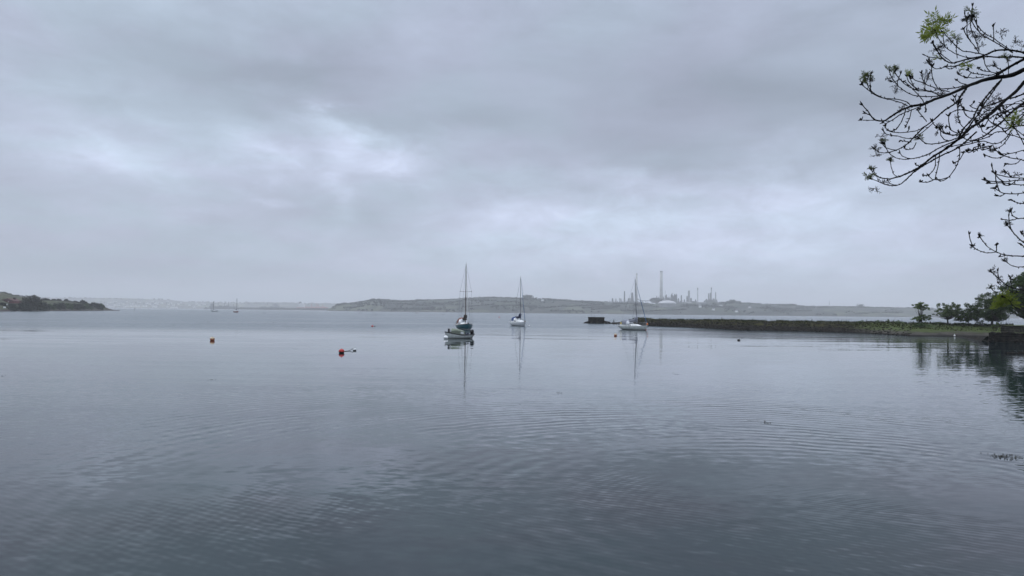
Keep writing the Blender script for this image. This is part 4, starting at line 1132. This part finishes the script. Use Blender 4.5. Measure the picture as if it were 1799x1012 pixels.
# small far yachts
p = water(414.8, 549); p.z = 0
yacht('red-hulled yacht alone on the open water, left of centre', p, heading(48), 7.6, 2.6, (1.1, 1.0, 1.25), 11.8, hull_mat('red_hull', (.20, .018, .022), (.3, .05, .05), z0=.02, z1=.04), m_alloy, m_navy, m_alloy, .04, None, None, detail=False, win=0, mast_r=.16)
p = at(376.3, 547.6, 760); p.z = 0
yacht('faint grey yacht in front of the grey naval ship', p, heading(-50), 6.6, 2.4, (.9, .8, 1.0), 10.5, hull_mat('grey_hull', (.14, .17, .18), (.14, .16, .17), z0=.02, z1=.04), m_dark, m_greycanvas, m_greycanvas, .07, None, None, detail=False, win=0, mast_r=.13)
# small motor boats far out
for (px, py, label, mm) in [(725.3, 548.9, 'tiny dark launch far out, left of two near the headland', m_navy), (732.6, 550.3, 'tiny open boat far out, right of two near the headland', m_redwall)]:
    p = water(px, py); p.z = 0
    e = empty('launch', label, 'boat', p, .3)
    rr_ = hull_rows(4.2, 1.7, (.6, .55, .8), .25, .8, .4, .1); build_hull(e, rr_, mm, m_offwhite)
    b = MB(); b.box((.3, 0, .95), (1.1, 1.1, .8), taper=.85); b.build('cuddy', m_offwhite, e)

# open motorboat in front
p = water(804.8, 594.6); p.z = 0
e = empty('motorboat', 'small white clinker motorboat with black gunwale, sage canopy and black outboard', 'motorboat', p, math.atan2(-math.cos(R(50)), -math.sin(R(50))))
L = 3.75
def clinker():
    m = hull_mat('clinker_white', (.78, .81, .77), (.25, .26, .2), (.04, .04, .03), .0, .035)
    t = NT(m.node_tree); p_ = t.n['Principled BSDF']
    z = t.sep(t.obj())[2]
    wv = t.math('FRACT', t.math('MULTIPLY', z, 8.0))
    b_ = t.n.new('ShaderNodeBump'); b_.inputs['Distance'].default_value = .02; b_.inputs['Strength'].default_value = .8
    t.set(b_.inputs['Height'], wv); t.l.new(b_.outputs[0], p_.inputs['Normal'])
    return m
rows = hull_rows(L, 1.65, (.45, .42, .78), .22, .72, .35, .12)
build_hull(e, rows, clinker(), m_offwhite, (m_black, .06), .16)
cn = []
for i in range(9):
    t = i / 8; x = -.45 + 1.65 * t; q = sheer(rows, x); hw = (q.y - .06); hh = .62 * math.sin(math.pi * min(1, .30 + t * .42)) * (1 if t < .75 else 1 - (t - .75) * .9)
    cn.append([Vector((x, -hw, q.z - .08)), Vector((x, -hw * .93, q.z + hh * .75)), Vector((x, -hw * .5, q.z + hh)), Vector((x, 0, q.z + hh * 1.12)), Vector((x, hw * .5, q.z + hh)), Vector((x, hw * .93, q.z + hh * .75)), Vector((x, hw, q.z - .08))])
b = MB(); b.grid(cn)
for r in (cn[0], cn[-1]): b.add(r, [tuple(range(7))])
cano = b.build('canopy', m_sage, e)
for sg in (1, -1):
    a, c = cn[1], cn[3]; i0 = 6 if sg > 0 else 0; i1 = 5 if sg > 0 else 1
    n = Vector((0, sg * .014, .003))
    wn = MB(); pts = [a[i0].lerp(a[i1], .35) + n, c[i0].lerp(c[i1], .35) + n, c[i0].lerp(c[i1], .85) + n, a[i0].lerp(a[i1], .85) + n]
    wn.add(pts + [v_ - n for v_ in pts], [(0, 1, 2, 3), (0, 1, 5, 4), (1, 2, 6, 5), (2, 3, 7, 6), (3, 0, 4, 7)]); wn.build('side_window', m_offwhite, cano)
b = MB(); b.box((1.24, 0, .98), (.06, .6, .40)); b.build('front_screen', m_white, cano)
b = MB(); b.box((1.42, .1, .96), (.1, .22, .42)); b.build('bow_bag', m_black, e)
for x in (-1.1, -1.7): b = MB(); b.box((x, 0, .34), (.26, 1.25, .05)); b.build('thwart', m_wood, e)
b = MB(); b.box((-1.0, .25, .47), (.4, .45, .25)); b.build('tackle_box', m_navy, e)
om = empty('outboard', None, None, (0, 0, 0)); om.parent = e
for kk in list(om.keys()): del om[kk]
b = MB()
b.tube([(-1.98, 0, .50), (-2.02, 0, .62), (-2.02, 0, .92), (-1.99, 0, 1.02)], [.12, .22, .22, .10], 10); b.build('cowl', m_black, om, smooth=True)
b = MB(); b.tube([(-2.02, 0, .55), (-2.01, 0, -.3)], [.075, .06], 8); b.box((-1.92, 0, .42), (.16, .24, .3)); b.build('leg', m_black, om)
b = MB(); b.tube([(-1.9, 0, .72), (-1.6, .12, .78)], .03, 6); b.build('tiller', m_black, om)
b = MB(); b.box((-2.1, .0, .52), (.3, .5, .09)); b.build('motor_bracket', m_black, e)
bowp = Matrix.Rotation(e.rotation_euler.z, 4, 'Z') @ rows[-1][-1] + p

# ------------------------------------------------------------------ buoys, floats and weed
def buoy(px, py, wpx, label, top_m, bot_m, squash=1.0, split=.35, name='mooring_buoy', group=None, ring=True):
    p = water(px, py); p.z = 0; r = wpx * p.length / F / 2
    e = empty(name, label, 'buoy', p, 0, group)
    def prof(z0, z1):
        o_ = []
        for i in range(9):
            z = z0 + (z1 - z0) * i / 8; o_.append((max(.004, r * math.sqrt(max(0, 1 - z * z))), r * (.62 + z) * squash))
        return o_
    s0 = -1 + 2 * split
    b = MB(); b.lathe(prof(-.99, s0), n=16); b.build('lower_half', bot_m, e, smooth=True)
    b = MB(); b.lathe(prof(s0, .99), n=16); b.build('upper_half', top_m, e, smooth=True)
    if ring:
        b = MB(); b.tube([(r * .12 * math.cos(a), 0, r * 1.66 * squash + r * .12 * math.sin(a)) for a in [i * math.pi / 4 for i in range(9)]], r * .04, 5); b.build('ring', m_wire, e)
    return e
m_buoycream = mat('faded_cream_plastic', (.50, .40, .27), .6, .2, 6)
m_buoyrust = mat('faded_orange_plastic', (.42, .13, .06), .6, .25, 6)
buoy(373, 598.2, 7.6, 'faded orange and cream buoy alone at the left', m_buoycream, m_buoyrust, .95, .55)
buoy(600, 620.3, 10, 'bright red ball buoy with a dark weedy base, nearest of all buoys', m_red, m_weedy, .9, .45)
buoy(623, 616.2, 6.0, 'small grey-white buoy tied right of the bright red ball', m_offwhite, m_weedy, .85, .45)
pA, pB = water(604, 617.8), water(621.5, 615.4)
b = MB(); b.tube([pA + Vector((0, 0, .01)), pA.lerp(pB, .35) + Vector((0, 0, .012)), pA.lerp(pB, .6) + Vector((0, 0, .03)), pB + Vector((0, 0, .16))], .022, 5)
tag(b.build('rope', m_rope), 'dark rope between the bright red ball buoy and the small grey buoy', 'rope')
buoy(654.2, 574, 4.2, 'small red buoy in mid water with a dark float beside it', m_red, m_red, .7, .3, ring=False)
buoy(658.6, 574, 2.4, 'small dark float right beside the small red buoy', m_black, m_black, .7, .3, 'float', ring=False)
buoy(1081.3, 590.4, 5.6, 'orange and red buoy left of the yacht off the spit', m_buoycream, m_buoyrust, 1, .55)
buoy(1134.3, 580.2, 2.8, 'small red buoy at the bow of the yacht off the spit', m_red, m_red, .9, .3, ring=False)
buoy(929.6, 573.3, 3.0, 'small white buoy at the bow of the yacht with the blue hood', m_white, m_weedy, .8, .3, ring=False)
buoy(783.2, 595.4, 8.2, 'large white ball buoy at the bow of the small motorboat', m_white, m_offwhite, .9, .2)
q = water(783.2, 595.4)
b = MB(); b.tube([bowp + Vector((0, 0, -.08)), (bowp + q) / 2 + Vector((0, 0, .1)), Vector((q.x, q.y, .38))], .02, 5)
tag(b.build('mooring_rope', m_rope), 'mooring rope from the small motorboat bow to its white ball buoy', 'rope')
buoy(1298, 598.2, 5.2, 'dark low float on calm water in front of the spit', m_weedy, m_weedy, .55, .3, 'float', ring=False)
buoy(877, 558, 2.2, 'tiny red buoy left of the farthest near yacht', m_red, m_red, .9, .3, ring=False)
for (px, py, lb) in [(949.6, 557.6, 'tiny dark buoy right of the yacht with the blue hood'), (660.7, 554, 'tiny dark buoy above the small red buoy'), (778.5, 553, 'tiny dark buoy left of the teal yacht mast'), (632.5, 550, 'tiny dark buoy below the left end of the wooded headland'),
                     (464, 550.6, 'tiny dark buoy on the far water right of the red yacht'), (366, 566, 'tiny dark float on ruffled water, lower of two at left'), (481, 567.2, 'tiny dark float on ruffled water below the jetty')]:
    buoy(px, py, 1.6, lb, m_black, m_black, .9, .3, 'float', ring=False)
pz = water(236.5, 546.5); pz.z = 0
b = MB(); b.tube([(0, 0, -.5), (0, 0, 2.6)], .16, 6); b.box((0, 0, 2.5), (.5, .5, .5)); tag(b.build('channel_marker', m_dark, loc=pz), 'thin dark channel post right of the left headland tip', 'marker post')
pz = water(1677, 591.4); pz.z = 0
b = MB(); b.lathe([(.02, -.02), (.1, .03), (.15, .12), (.11, .22), (.05, .27), (.06, .34), (.03, .40)], n=10)
tag(b.build('white_float', m_white, loc=pz), 'white float at the water edge below the second spit tree', 'float')
def weed(px, py, wpx, hpx, n, label, seed):
    p = water(px, py); k = p.y / F; kd = p.y ** 2 / (CAM_H * F); rr = random.Random(seed); b = MB()
    for i in range(n):
        x, y = rr.gauss(0, .33) * wpx * k, rr.gauss(0, .33) * hpx * kd
        a = rr.uniform(-.5, .5); l = rr.uniform(.02, .07) * wpx * k + .02
        pts = [(x + l * math.cos(a) * t, y + l * math.sin(a) * t, .006 + .014 * math.sin(math.pi * t)) for t in (0, .5, 1)]
        b.tube(pts, [.003, .005 + .005 * rr.random(), .002], 5)
    tag(b.build('seaweed', m_seaweed, loc=(p.x, p.y, 0)), label, 'seaweed')
weed(1762, 802.5, 42, 7, 60, 'drifting scatter of dark seaweed near the right edge of the foreground water', 1)
weed(1344, 742.5, 10, 3, 14, 'small dark seaweed tuft in the foreground, left of the large scatter', 2)
weed(980, 690.5, 9, 3, 10, 'small dark seaweed tuft below the middle yacht', 3)
weed(517, 613, 8, 2, 8, 'thin dark seaweed strip left of the red ball buoy', 4)
weed(372, 667, 10, 2, 8, 'thin dark seaweed line in the calm water at left', 5)
weed(1186, 657, 8, 2, 7, 'thin dark seaweed strip below the yacht off the spit', 6)
weed(2, 661, 8, 2, 7, 'thin dark seaweed strip at the left picture edge', 7)

# ------------------------------------------------------------------ the ash tree overhanging from the right
ash = empty('ash_tree', 'bare dark ash branches with opening buds overhanging from the right', 'tree', at(2230, 760, 7.4) * 1.0)
ash.location = (7.75, 7.2, .9)
ABASE = Vector(ash.location)
def zA(pts): return [(1480 + x / 2.975, y / 2.975) for x, y in pts]
def zB(pts): return [(1560 + x / 3.163, 320 + y / 3.163) for x, y in pts]
def depth(px, py):
    return 7.5 + 1.5 * mnoise.noise(Vector((px * .006, py * .006, 5.2))) + .0012 * (1799 - px)
BR = []        # (points from base to tip, base width, tip width in zoomed pixels)
def A(w0, w1, *pts): BR.append((zA(pts), w0 / 2.975, w1 / 2.975))
def B_(w0, w1, *pts): BR.append((zB(pts), w0 / 3.163, w1 / 3.163))
A(20, 4, (949, 365), (880, 395), (800, 405), (720, 425), (650, 452), (560, 492), (480, 520), (420, 545), (362, 555), (310, 575), (260, 605), (215, 632), (165, 622), (130, 578), (100, 545))
A(5, 3, (420, 545), (362, 553), (340, 535), (290, 520), (210, 512), (160, 490), (125, 462), (100, 440))
A(4, 3, (340, 552), (310, 538), (255, 522), (210, 510), (165, 487), (140, 462), (120, 415))
A(4, 3, (480, 522), (420, 552), (360, 575), (300, 600), (255, 630), (215, 632), (150, 628), (95, 628))
A(4, 2.5, (330, 572), (320, 610), (300, 650), (270, 682), (235, 682))
A(3, 2, (362, 570), (350, 620), (330, 660))
A(3, 2, (433, 540), (437, 583))
A(3, 2.5, (165, 622), (140, 600), (118, 592))
A(15, 4, (949, 430), (905, 480), (850, 525), (790, 580), (730, 630), (670, 670), (620, 715), (560, 765), (480, 815), (400, 875), (340, 905), (290, 925), (240, 935), (175, 920), (150, 885))
A(8, 7, (832, 415), (790, 460), (740, 520), (705, 570), (680, 620), (640, 665), (610, 715))
A(8, 3, (700, 690), (610, 768), (520, 812), (450, 850), (380, 895), (330, 940), (290, 968), (230, 966), (180, 945), (145, 935))
A(9, 3, (655, 450), (620, 500), (590, 540), (530, 580), (480, 625), (430, 662), (390, 700), (350, 742), (310, 772), (240, 797), (190, 795), (165, 778))
A(6, 3, (640, 715), (600, 732), (510, 772), (450, 805), (400, 822), (330, 832), (280, 825), (240, 795), (215, 745))
A(4, 3, (430, 660), (390, 682), (330, 692), (270, 692), (235, 680), (222, 655))
A(4, 3, (480, 640), (385, 715), (330, 722), (290, 712), (255, 710))
A(6, 4, (660, 700), (600, 722), (520, 746), (440, 751), (395, 715))
A(3, 2.5, (440, 635), (405, 592), (390, 572))
A(4, 2, (360, 742), (335, 740), (300, 735))
A(3, 2, (385, 745), (370, 775), (335, 782), (325, 770))
A(6, 3, (680, 665), (600, 705), (530, 695), (505, 668), (490, 672))
A(3, 3, (560, 700), (530, 690), (520, 662))
A(10, 4, (949, 275), (880, 262), (800, 264), (740, 290), (640, 312), (570, 330), (520, 300), (490, 255), (470, 222))
A(8, 3, (949, 300), (890, 297), (820, 300), (740, 297), (650, 325), (590, 345), (550, 347), (500, 360), (470, 350), (452, 325))
A(6, 3, (890, 275), (830, 240), (780, 210), (735, 185), (700, 150), (680, 118), (672, 92))
A(3, 2, (790, 215), (790, 160), (787, 132))
A(4, 3, (715, 280), (690, 240), (660, 200), (650, 160), (652, 118), (655, 92))
A(3, 3, (668, 215), (645, 180), (633, 150))
A(5, 3, (740, 285), (670, 272), (620, 262), (570, 215), (530, 172), (505, 145))
A(4, 3, (690, 302), (640, 298), (580, 275), (530, 238), (500, 195), (485, 165))
A(3, 2, (600, 305), (596, 260), (600, 225))
A(4, 3, (575, 328), (545, 305), (520, 285), (505, 255), (510, 245))
A(4, 3, (640, 318), (600, 345), (565, 360), (540, 350))
A(13, 9, (949, 310), (900, 335), (850, 365), (800, 398))
A(5, 3, (850, 362), (780, 392), (720, 388), (680, 382), (655, 365))
A(4, 3, (740, 402), (680, 408), (630, 398), (608, 388))
A(4, 3, (868, 400), (868, 345), (862, 315), (850, 295))
A(4, 3, (845, 398), (835, 372), (812, 355), (795, 345))
A(3, 2.5, (672, 446), (620, 435), (595, 415))
A(5, 3, (660, 442), (570, 462), (500, 462), (440, 442), (420, 415), (415, 380))
A(3, 2.5, (500, 462), (480, 430), (468, 390), (466, 345))
A(5, 3, (560, 490), (470, 505), (400, 502), (350, 490), (310, 465), (280, 435), (255, 398), (243, 366))
A(4, 3, (400, 478), (350, 455), (315, 430), (285, 395), (272, 372))
A(5, 3, (520, 505), (480, 485), (430, 470), (385, 462), (365, 435), (352, 400))
A(3, 2.5, (432, 545), (405, 505), (350, 447), (322, 425))
A(4, 2, (560, 480), (500, 470), (460, 480), (430, 460), (445, 410), (450, 385))
A(4, 3, (790, 545), (740, 560), (700, 582), (650, 577), (622, 552), (615, 522))
A(3, 2, (660, 580), (600, 575), (560, 595))
A(3, 2, (640, 672), (622, 655), (605, 618), (603, 578), (612, 530))
A(3, 2.5, (700, 570), (670, 555), (690, 535))
A(8, 6, (949, 490), (900, 508), (850, 520), (790, 545))
A(9, 4, (949, 540), (880, 590), (830, 640), (780, 682), (740, 712), (690, 732), (640, 750), (560, 768))
A(6, 3, (949, 555), (880, 572), (800, 600), (760, 622), (725, 612), (705, 592))
A(6, 3, (949, 600), (900, 652), (850, 685), (800, 692), (760, 716), (700, 735))
A(5, 3, (885, 680), (840, 735), (790, 752), (740, 738), (680, 748), (600, 770))
A(4, 2, (720, 755), (700, 785), (685, 790), (690, 770), (740, 762))
A(5, 3, (949, 655), (880, 665), (840, 670), (780, 642), (755, 612))
A(4, 3, (949, 728), (900, 710), (862, 702), (835, 672), (800, 650))
A(4, 3, (949, 755), (930, 720), (905, 675), (890, 645))
A(4, 3, (949, 520), (905, 535), (860, 560), (830, 555), (790, 590), (770, 600))
A(4, 2, (949, 572), (905, 585), (860, 602))
A(4, 3, (612, 770), (612, 820), (595, 870), (560, 920), (520, 946), (485, 938), (450, 952), (405, 952))
A(3, 3, (508, 800), (505, 842), (492, 900), (485, 935))
A(3, 2, (487, 815), (483, 875), (455, 910), (420, 918))
A(3, 2, (640, 790), (612, 835), (580, 852))
A(3, 3, (440, 850), (400, 868), (380, 858))
A(3, 3, (290, 925), (268, 910), (255, 872), (250, 832))
A(3, 3, (200, 930), (168, 905), (165, 880))
A(4, 3, (949, 785), (880, 802), (830, 803), (797, 782))
A(4, 3, (870, 800), (830, 822), (790, 825), (740, 808))
A(4, 2.5, (949, 840), (925, 832), (880, 826), (830, 808))
A(3, 2.5, (935, 832), (905, 856), (850, 856))
A(5, 3, (949, 940), (890, 945), (830, 950), (770, 946), (742, 935))
A(4, 3, (949, 932), (880, 927), (820, 915), (785, 900))
A(3, 2, (900, 950), (870, 970), (840, 962))
A(3, 2, (885, 925), (860, 905), (850, 900))
B_(4, 3, (756, 15), (720, 14), (640, 5), (560, 8))
B_(4, 3, (756, 60), (700, 65), (645, 62), (610, 45), (590, 32))
B_(3, 2.5, (650, 64), (630, 76), (604, 75))
B_(4, 3, (756, 119), (720, 115), (685, 98))
B_(4, 3, (756, 200), (720, 203), (680, 212), (628, 205))
B_(4, 3, (725, 205), (692, 185), (684, 160))
B_(6, 4, (756, 336), (735, 320), (705, 290), (680, 260), (662, 235))
B_(4, 3, (756, 358), (740, 345))
B_(4, 3, (756, 300), (742, 280))
B_(6, 3, (756, 412), (690, 410), (640, 402), (590, 382), (545, 350), (508, 300))
B_(4, 3, (600, 388), (570, 393), (535, 390), (490, 372), (468, 355))
B_(3, 3, (603, 388), (604, 348))
B_(5, 3, (756, 470), (720, 471), (680, 460), (648, 435))
B_(6, 4, (756, 600), (700, 590), (655, 570), (620, 540), (574, 500))
B_(4, 3, (756, 617), (690, 606), (640, 582), (612, 560))
B_(3, 3, (686, 585), (680, 530))
B_(4, 3, (710, 618), (650, 606), (600, 610), (568, 585))
B_(5, 3, (756, 716), (700, 690), (672, 655), (640, 640))

cr_ = random.Random(8)
cand = [q for q in BR if q[0][-1][0] > 1640 and q[0][-1][1] < 260 and len(q[0]) > 4]
for (pts, w0, w1) in cr_.sample(cand, min(12, len(cand))):
    dx, dy, sc_ = cr_.uniform(-6, 16), cr_.uniform(-20, 16), cr_.uniform(.75, .95)
    bx, by = pts[0]
    n_ = len(pts)
    BR.append(([(bx + (x - bx) * sc_ + (dx if bx < 1790 else 0) * min(1, i / 2), by + (y - by) * sc_ + dy * min(1, .35 + i / 3)) for i, (x, y) in enumerate(pts)], max(w0 * .7, 1.0), w1))
def smooth_pts(pts, sub=5):
    out = []
    n = len(pts)
    for i in range(n - 1):
        p0, p1, p2, p3 = pts[max(0, i - 1)], pts[i], pts[i + 1], pts[min(n - 1, i + 2)]
        for j in range(sub):
            t = j / sub
            out.append(tuple(.5 * ((2 * p1[k]) + (-p0[k] + p2[k]) * t + (2 * p0[k] - 5 * p1[k] + 4 * p2[k] - p3[k]) * t * t + (-p0[k] + 3 * p1[k] - 3 * p2[k] + p3[k]) * t ** 3) for k in range(2)))
    out.append(pts[-1]); return out
rng = random.Random(31)
def spike(b, p, d_, L, r):
    d_ = d_.normalized(); b.tube([p, p + d_ * L * .35, p + d_ * L * .75, p + d_ * L], [r * .7, r, r * .6, r * .1], 5)
tips = []
for bi, (pts, w0, w1) in enumerate(BR):
    sp = smooth_pts(pts)
    dev = rng.uniform(-.45, .45); n = len(sp)
    P3, RD = [], []
    edge = pts[0][0] > 1796
    for i, (x, y) in enumerate(sp):
        t = i / (n - 1); D = depth(x, y) + dev * t * t
        x += rng.uniform(-.35, .35); y += rng.uniform(-.35, .35)
        P3.append(at(x, y, D)); wpx = w0 * (1 - t) ** 1.0 + w1 * t
        RD.append(max(.0044, wpx * D / F / 2 * 1.15) * rng.uniform(.93, 1.08))
    if edge:                                      # carry the limb on to the trunk outside the picture
        b0 = P3[0]
        zt = min((2.3, 3.1, 3.9, 4.7), key=lambda q: abs(q - (b0.z * .85 + .2)))
        node = Vector((6.55, 7.35, zt + .25)); tgt = Vector((7.80 + .02 * zt, 7.25, zt - .25))
        out_ = b0 + (P3[0] - P3[2]).normalized() * .3
        ext = []
        for j in range(1, 7):
            t = j / 6
            ext.append(b0.lerp(out_, t * 3).lerp(out_.lerp(node, max(0, t - .1)), .5 + .5 * t) if t <= .34 else (out_.lerp(node, (t - .2) / .46) if t <= .67 else node.lerp(tgt, (t - .66) / .34)))
        P3 = ext[::-1] + P3; RD = [RD[0] * (1 + .09 * (6 - j)) for j in range(6)] + RD
    b = MB(); b.tube(P3, RD, 6)
    # paired side buds and nodes
    acc_ = 0; nxt = rng.uniform(.05, .10)
    for i in range(1, len(P3)):
        seg = P3[i] - P3[i - 1]; acc_ += seg.length
        if acc_ > nxt and P3[i].x < 5.6:
            acc_ = 0; nxt = rng.uniform(.05, .12)
            if RD[i] < .014:
                side = seg.cross(Vector((0, 1, 0))).normalized() * rng.choice((-1, 1))
                b.tube([P3[i] - seg.normalized() * .008, P3[i], P3[i] + seg.normalized() * .008], [RD[i], RD[i] * 1.45, RD[i]], 6)
                spike(b, P3[i], side + seg.normalized() * .9 + Vector((0, rng.uniform(-.5, .5), .25)), rng.uniform(.014, .034), .0052)
    # short side twigs curving upwards
    for j in range(1 if len(pts) > 4 else 0):
        i = rng.randint(len(P3) // 3, len(P3) - 3)
        if P3[i].x > 5.9: continue
        g_ = (P3[i + 1] - P3[i]).normalized(); L_ = rng.uniform(.07, .16)
        sd_ = Vector((g_.z, rng.uniform(-.6, .6), -g_.x)).normalized() * rng.choice((-1, 1))
        q_ = [P3[i], P3[i] + (g_ * .8 + sd_ * .5) * L_ * .45, P3[i] + (g_ * .9 + sd_ * .75 + Vector((0, 0, .1))) * L_ * .8, P3[i] + (g_ * .8 + sd_ * .8 + Vector((0, 0, .3))) * L_]
        b.tube(q_, [.0055, .0048, .0046, .0044], 5)
        for _k in range(3): spike(b, q_[-1], (q_[-1] - q_[-2]).normalized() + Vector((rng.gauss(0, .4), rng.gauss(0, .4), rng.gauss(0, .4))), rng.uniform(.025, .05), .007)
    # terminal buds
    T = P3[-1]; dr = (P3[-1] - P3[-3]).normalized()
    for j in range(rng.randint(3, 5)):
        dd = dr + Vector((rng.gauss(0, .38), rng.gauss(0, .38), rng.gauss(0, .38) + .15))
        spike(b, T - dr * rng.uniform(0, .03), dd, rng.uniform(.025, .055), rng.uniform(.006, .010))
    o = b.build('branch', m_bark, ash, smooth=True); o.location = -ABASE
    tips.append((T, dr, pts[-1]))
# trunk
b = MB(); b.tube([(0, 0, -1.2), (.02, 0, .8), (.1, 0, 2.2), (.12, .05, 4.0), (.2, .1, 5.6), (.3, .2, 8.5)], [.26, .21, .18, .15, .12, .04], 12); b.build('trunk', m_trunk, ash, smooth=True)
# opening leaf clusters at some tips: (zoomed position, radius, openness)
def near_tip(px, py):
    return min(tips, key=lambda q: (q[2][0] - px) ** 2 + (q[2][1] - py) ** 2)
def leafburst(px, py, size, nst, m, seed, up=.3, dirx=0.0):
    rr = random.Random(seed); c = at(px, py, depth(px, py)); size *= 1.15; nst = int(nst * (.85 if m is m_newleaf else 1.2))
    T = near_tip(px, py); c.y = T[0].y; c = at(px, py, T[0].y)
    b = MB()
    for s_ in range(nst):
        d_ = Vector((rr.gauss(dirx, .7), rr.gauss(0, .6), rr.gauss(up, .6))).normalized()
        L = size * rr.uniform(.6, 1.1); base = c + Vector((rr.gauss(0, .18), rr.gauss(0, .18), rr.gauss(0, .18))) * size
        b.tube([base, base + d_ * L * .5, base + d_ * L], [.0022, .0018, .001], 4)
        side = d_.cross(Vector((rr.gauss(0, .4), 1, rr.gauss(0, .4)))).normalized()
        for k_ in range(5):
            t = .25 + .18 * k_
            for sg in ((1, -1) if k_ < 4 else (0,)):
                ld = (d_ * .8 + side * sg * .8 + Vector((0, rr.gauss(0, .25), rr.gauss(-.05, .25)))).normalized()
                ll = L * rr.uniform(.40, .62); q0 = base + d_ * L * t
                nn = ld.cross(Vector((rr.gauss(0, .5), 1, rr.gauss(0, .5)))).normalized() * ll * .13
                b.add([q0, q0 + ld * ll * .45 + nn, q0 + ld * ll, q0 + ld * ll * .45 - nn], [(0, 1, 2, 3)])
    o = b.build('leaf_cluster', m, ash); o.location = -ABASE
zz = lambda x, y: (1480 + x / 2.975, y / 2.975)
yy_ = lambda x, y: (1560 + x / 3.163, 320 + y / 3.163)
sd = 500
for (x, y, s_, n_, m_) in [(490, 130, .105, 20, m_newleaf), (450, 195, .09, 16, m_newleaf), (530, 110, .085, 10, m_newleaf), (475, 165, .09, 16, m_newleaf), (550, 185, .06, 8, m_newleaf), (515, 180, .07, 9, m_newleaf),
                           (672, 78, .055, 10, m_budgreen), (652, 105, .045, 8, m_bud), (120, 400, .055, 12, m_budgreen), (100, 430, .04, 8, m_budgreen), (135, 425, .045, 9, m_bud),
                           (240, 362, .04, 9, m_budgreen), (278, 362, .045, 10, m_budgreen), (352, 388, .05, 9, m_newleaf), (645, 345, .06, 11, m_newleaf), (500, 300, .05, 9, m_newleaf), (455, 325, .04, 7, m_bud),
                           (515, 255, .05, 9, m_bud), (590, 205, .05, 9, m_budgreen), (848, 295, .04, 7, m_budgreen), (865, 315, .04, 7, m_bud), (793, 345, .04, 7, m_bud), (218, 740, .045, 8, m_budgreen), (170, 778, .045, 8, m_bud),
                           (150, 880, .04, 8, m_budgreen), (135, 925, .055, 11, m_budgreen), (250, 832, .04, 8, m_budgreen), (405, 720, .045, 7, m_budgreen), (500, 670, .04, 6, m_bud), (890, 635, .07, 11, m_newleaf), (910, 640, .055, 7, m_budgreen),
                           (797, 780, .04, 6, m_bud), (855, 905, .035, 6, m_bud), (745, 600, .035, 6, m_bud), (610, 385, .03, 6, m_bud), (640, 100, .035, 6, m_bud)]:
    sd += 1; leafburst(*zz(x, y), s_, n_, m_, sd)
for (x, y, s_, n_, m_) in [(648, 665, .10, 18, m_newleaf), (612, 690, .085, 10, m_newleaf), (665, 640, .08, 10, m_newleaf), (508, 298, .03, 6, m_bud), (470, 357, .03, 6, m_bud), (663, 238, .045, 7, m_bud), (574, 500, .04, 7, m_bud), (618, 538, .045, 7, m_bud), (568, 585, .035, 6, m_budgreen),
                           (648, 438, .035, 6, m_bud), (684, 165, .035, 6, m_bud), (742, 283, .03, 5, m_bud), (680, 532, .03, 5, m_bud), (592, 32, .025, 4, m_bud)]:
    sd += 1; leafburst(*yy_(x, y), s_, n_, m_, sd)
# spent flower sprays: fine dark branching threads
def spray(px, py, size, seed):
    rr = random.Random(seed); T = near_tip(px, py); c = at(px, py, T[0].y); b = MB()
    for s_ in range(9):
        d_ = Vector((rr.gauss(0, .8), rr.gauss(0, .6), rr.gauss(.1, .6))).normalized(); L = size * rr.uniform(.5, 1.0)
        b.tube([c, c + d_ * L * .5 + Vector((0, 0, rr.gauss(0, .05))) * size, c + d_ * L], .0016, 4)
        for k_ in range(6):
            q0 = c + d_ * L * rr.uniform(.3, 1); d2 = (d_ + Vector((rr.gauss(0, .8), rr.gauss(0, .8), rr.gauss(0, .8)))).normalized()
            q1 = q0 + d2 * size * rr.uniform(.12, .28); b.tube([q0, q1], .0012, 3); spike(b, q1, d2, .008, .003)
    o = b.build('flower_spray', m_flower, ash); o.location = -ABASE
for (x, y, s_) in [(730, 195, .09), (825, 175, .07), (690, 165, .06), (720, 245, .06), (475, 265, .07), (430, 410, .09), (445, 385, .07), (290, 465, .08), (245, 410, .06), (200, 715, .07), (175, 810, .07), (210, 960, .10), (170, 985, .07), (775, 530, .10), (740, 560, .08), (800, 515, .07), (900, 225, .08), (940, 245, .07), (510, 490, .05), (325, 565, .06), (605, 620, .05), (560, 215, .06), (915, 915, .05)]:
    sd += 1; spray(*zz(x, y), s_, sd)
# the rest of the ash, beyond the right edge of the picture: limbs forking away from the water
lr = random.Random(91)
for i in range(14):
    z0 = lr.uniform(2.8, 7.6); a = lr.uniform(-1.5, 1.5); L_ = lr.uniform(1.6, 3.2) * (1.1 - z0 / 16)
    b = MB(); h0 = Vector((.13 + .02 * z0, .06, z0)); dv_ = Vector((math.cos(a), math.sin(a), .35))
    def fork(p, d_, L, r, lev):
        pts = [p]; q = p.copy(); dd = d_.normalized()
        for s_ in range(5):
            dd = (dd + Vector((lr.gauss(0, .16), lr.gauss(0, .16), .10))).normalized(); q = q + dd * L / 5; pts.append(q.copy())
        b.tube(pts, [r * (1 - .13 * s_) for s_ in range(6)], 6)
        if lev:
            for s_ in (2, 3, 4, 5): fork(pts[s_], dd + Vector((lr.gauss(0, .7), lr.gauss(0, .7), lr.gauss(.1, .4))), L * .45, r * .45, lev - 1)
    fork(h0, dv_, L_, .05, 2); b.build('limb', m_bark, ash, smooth=True)
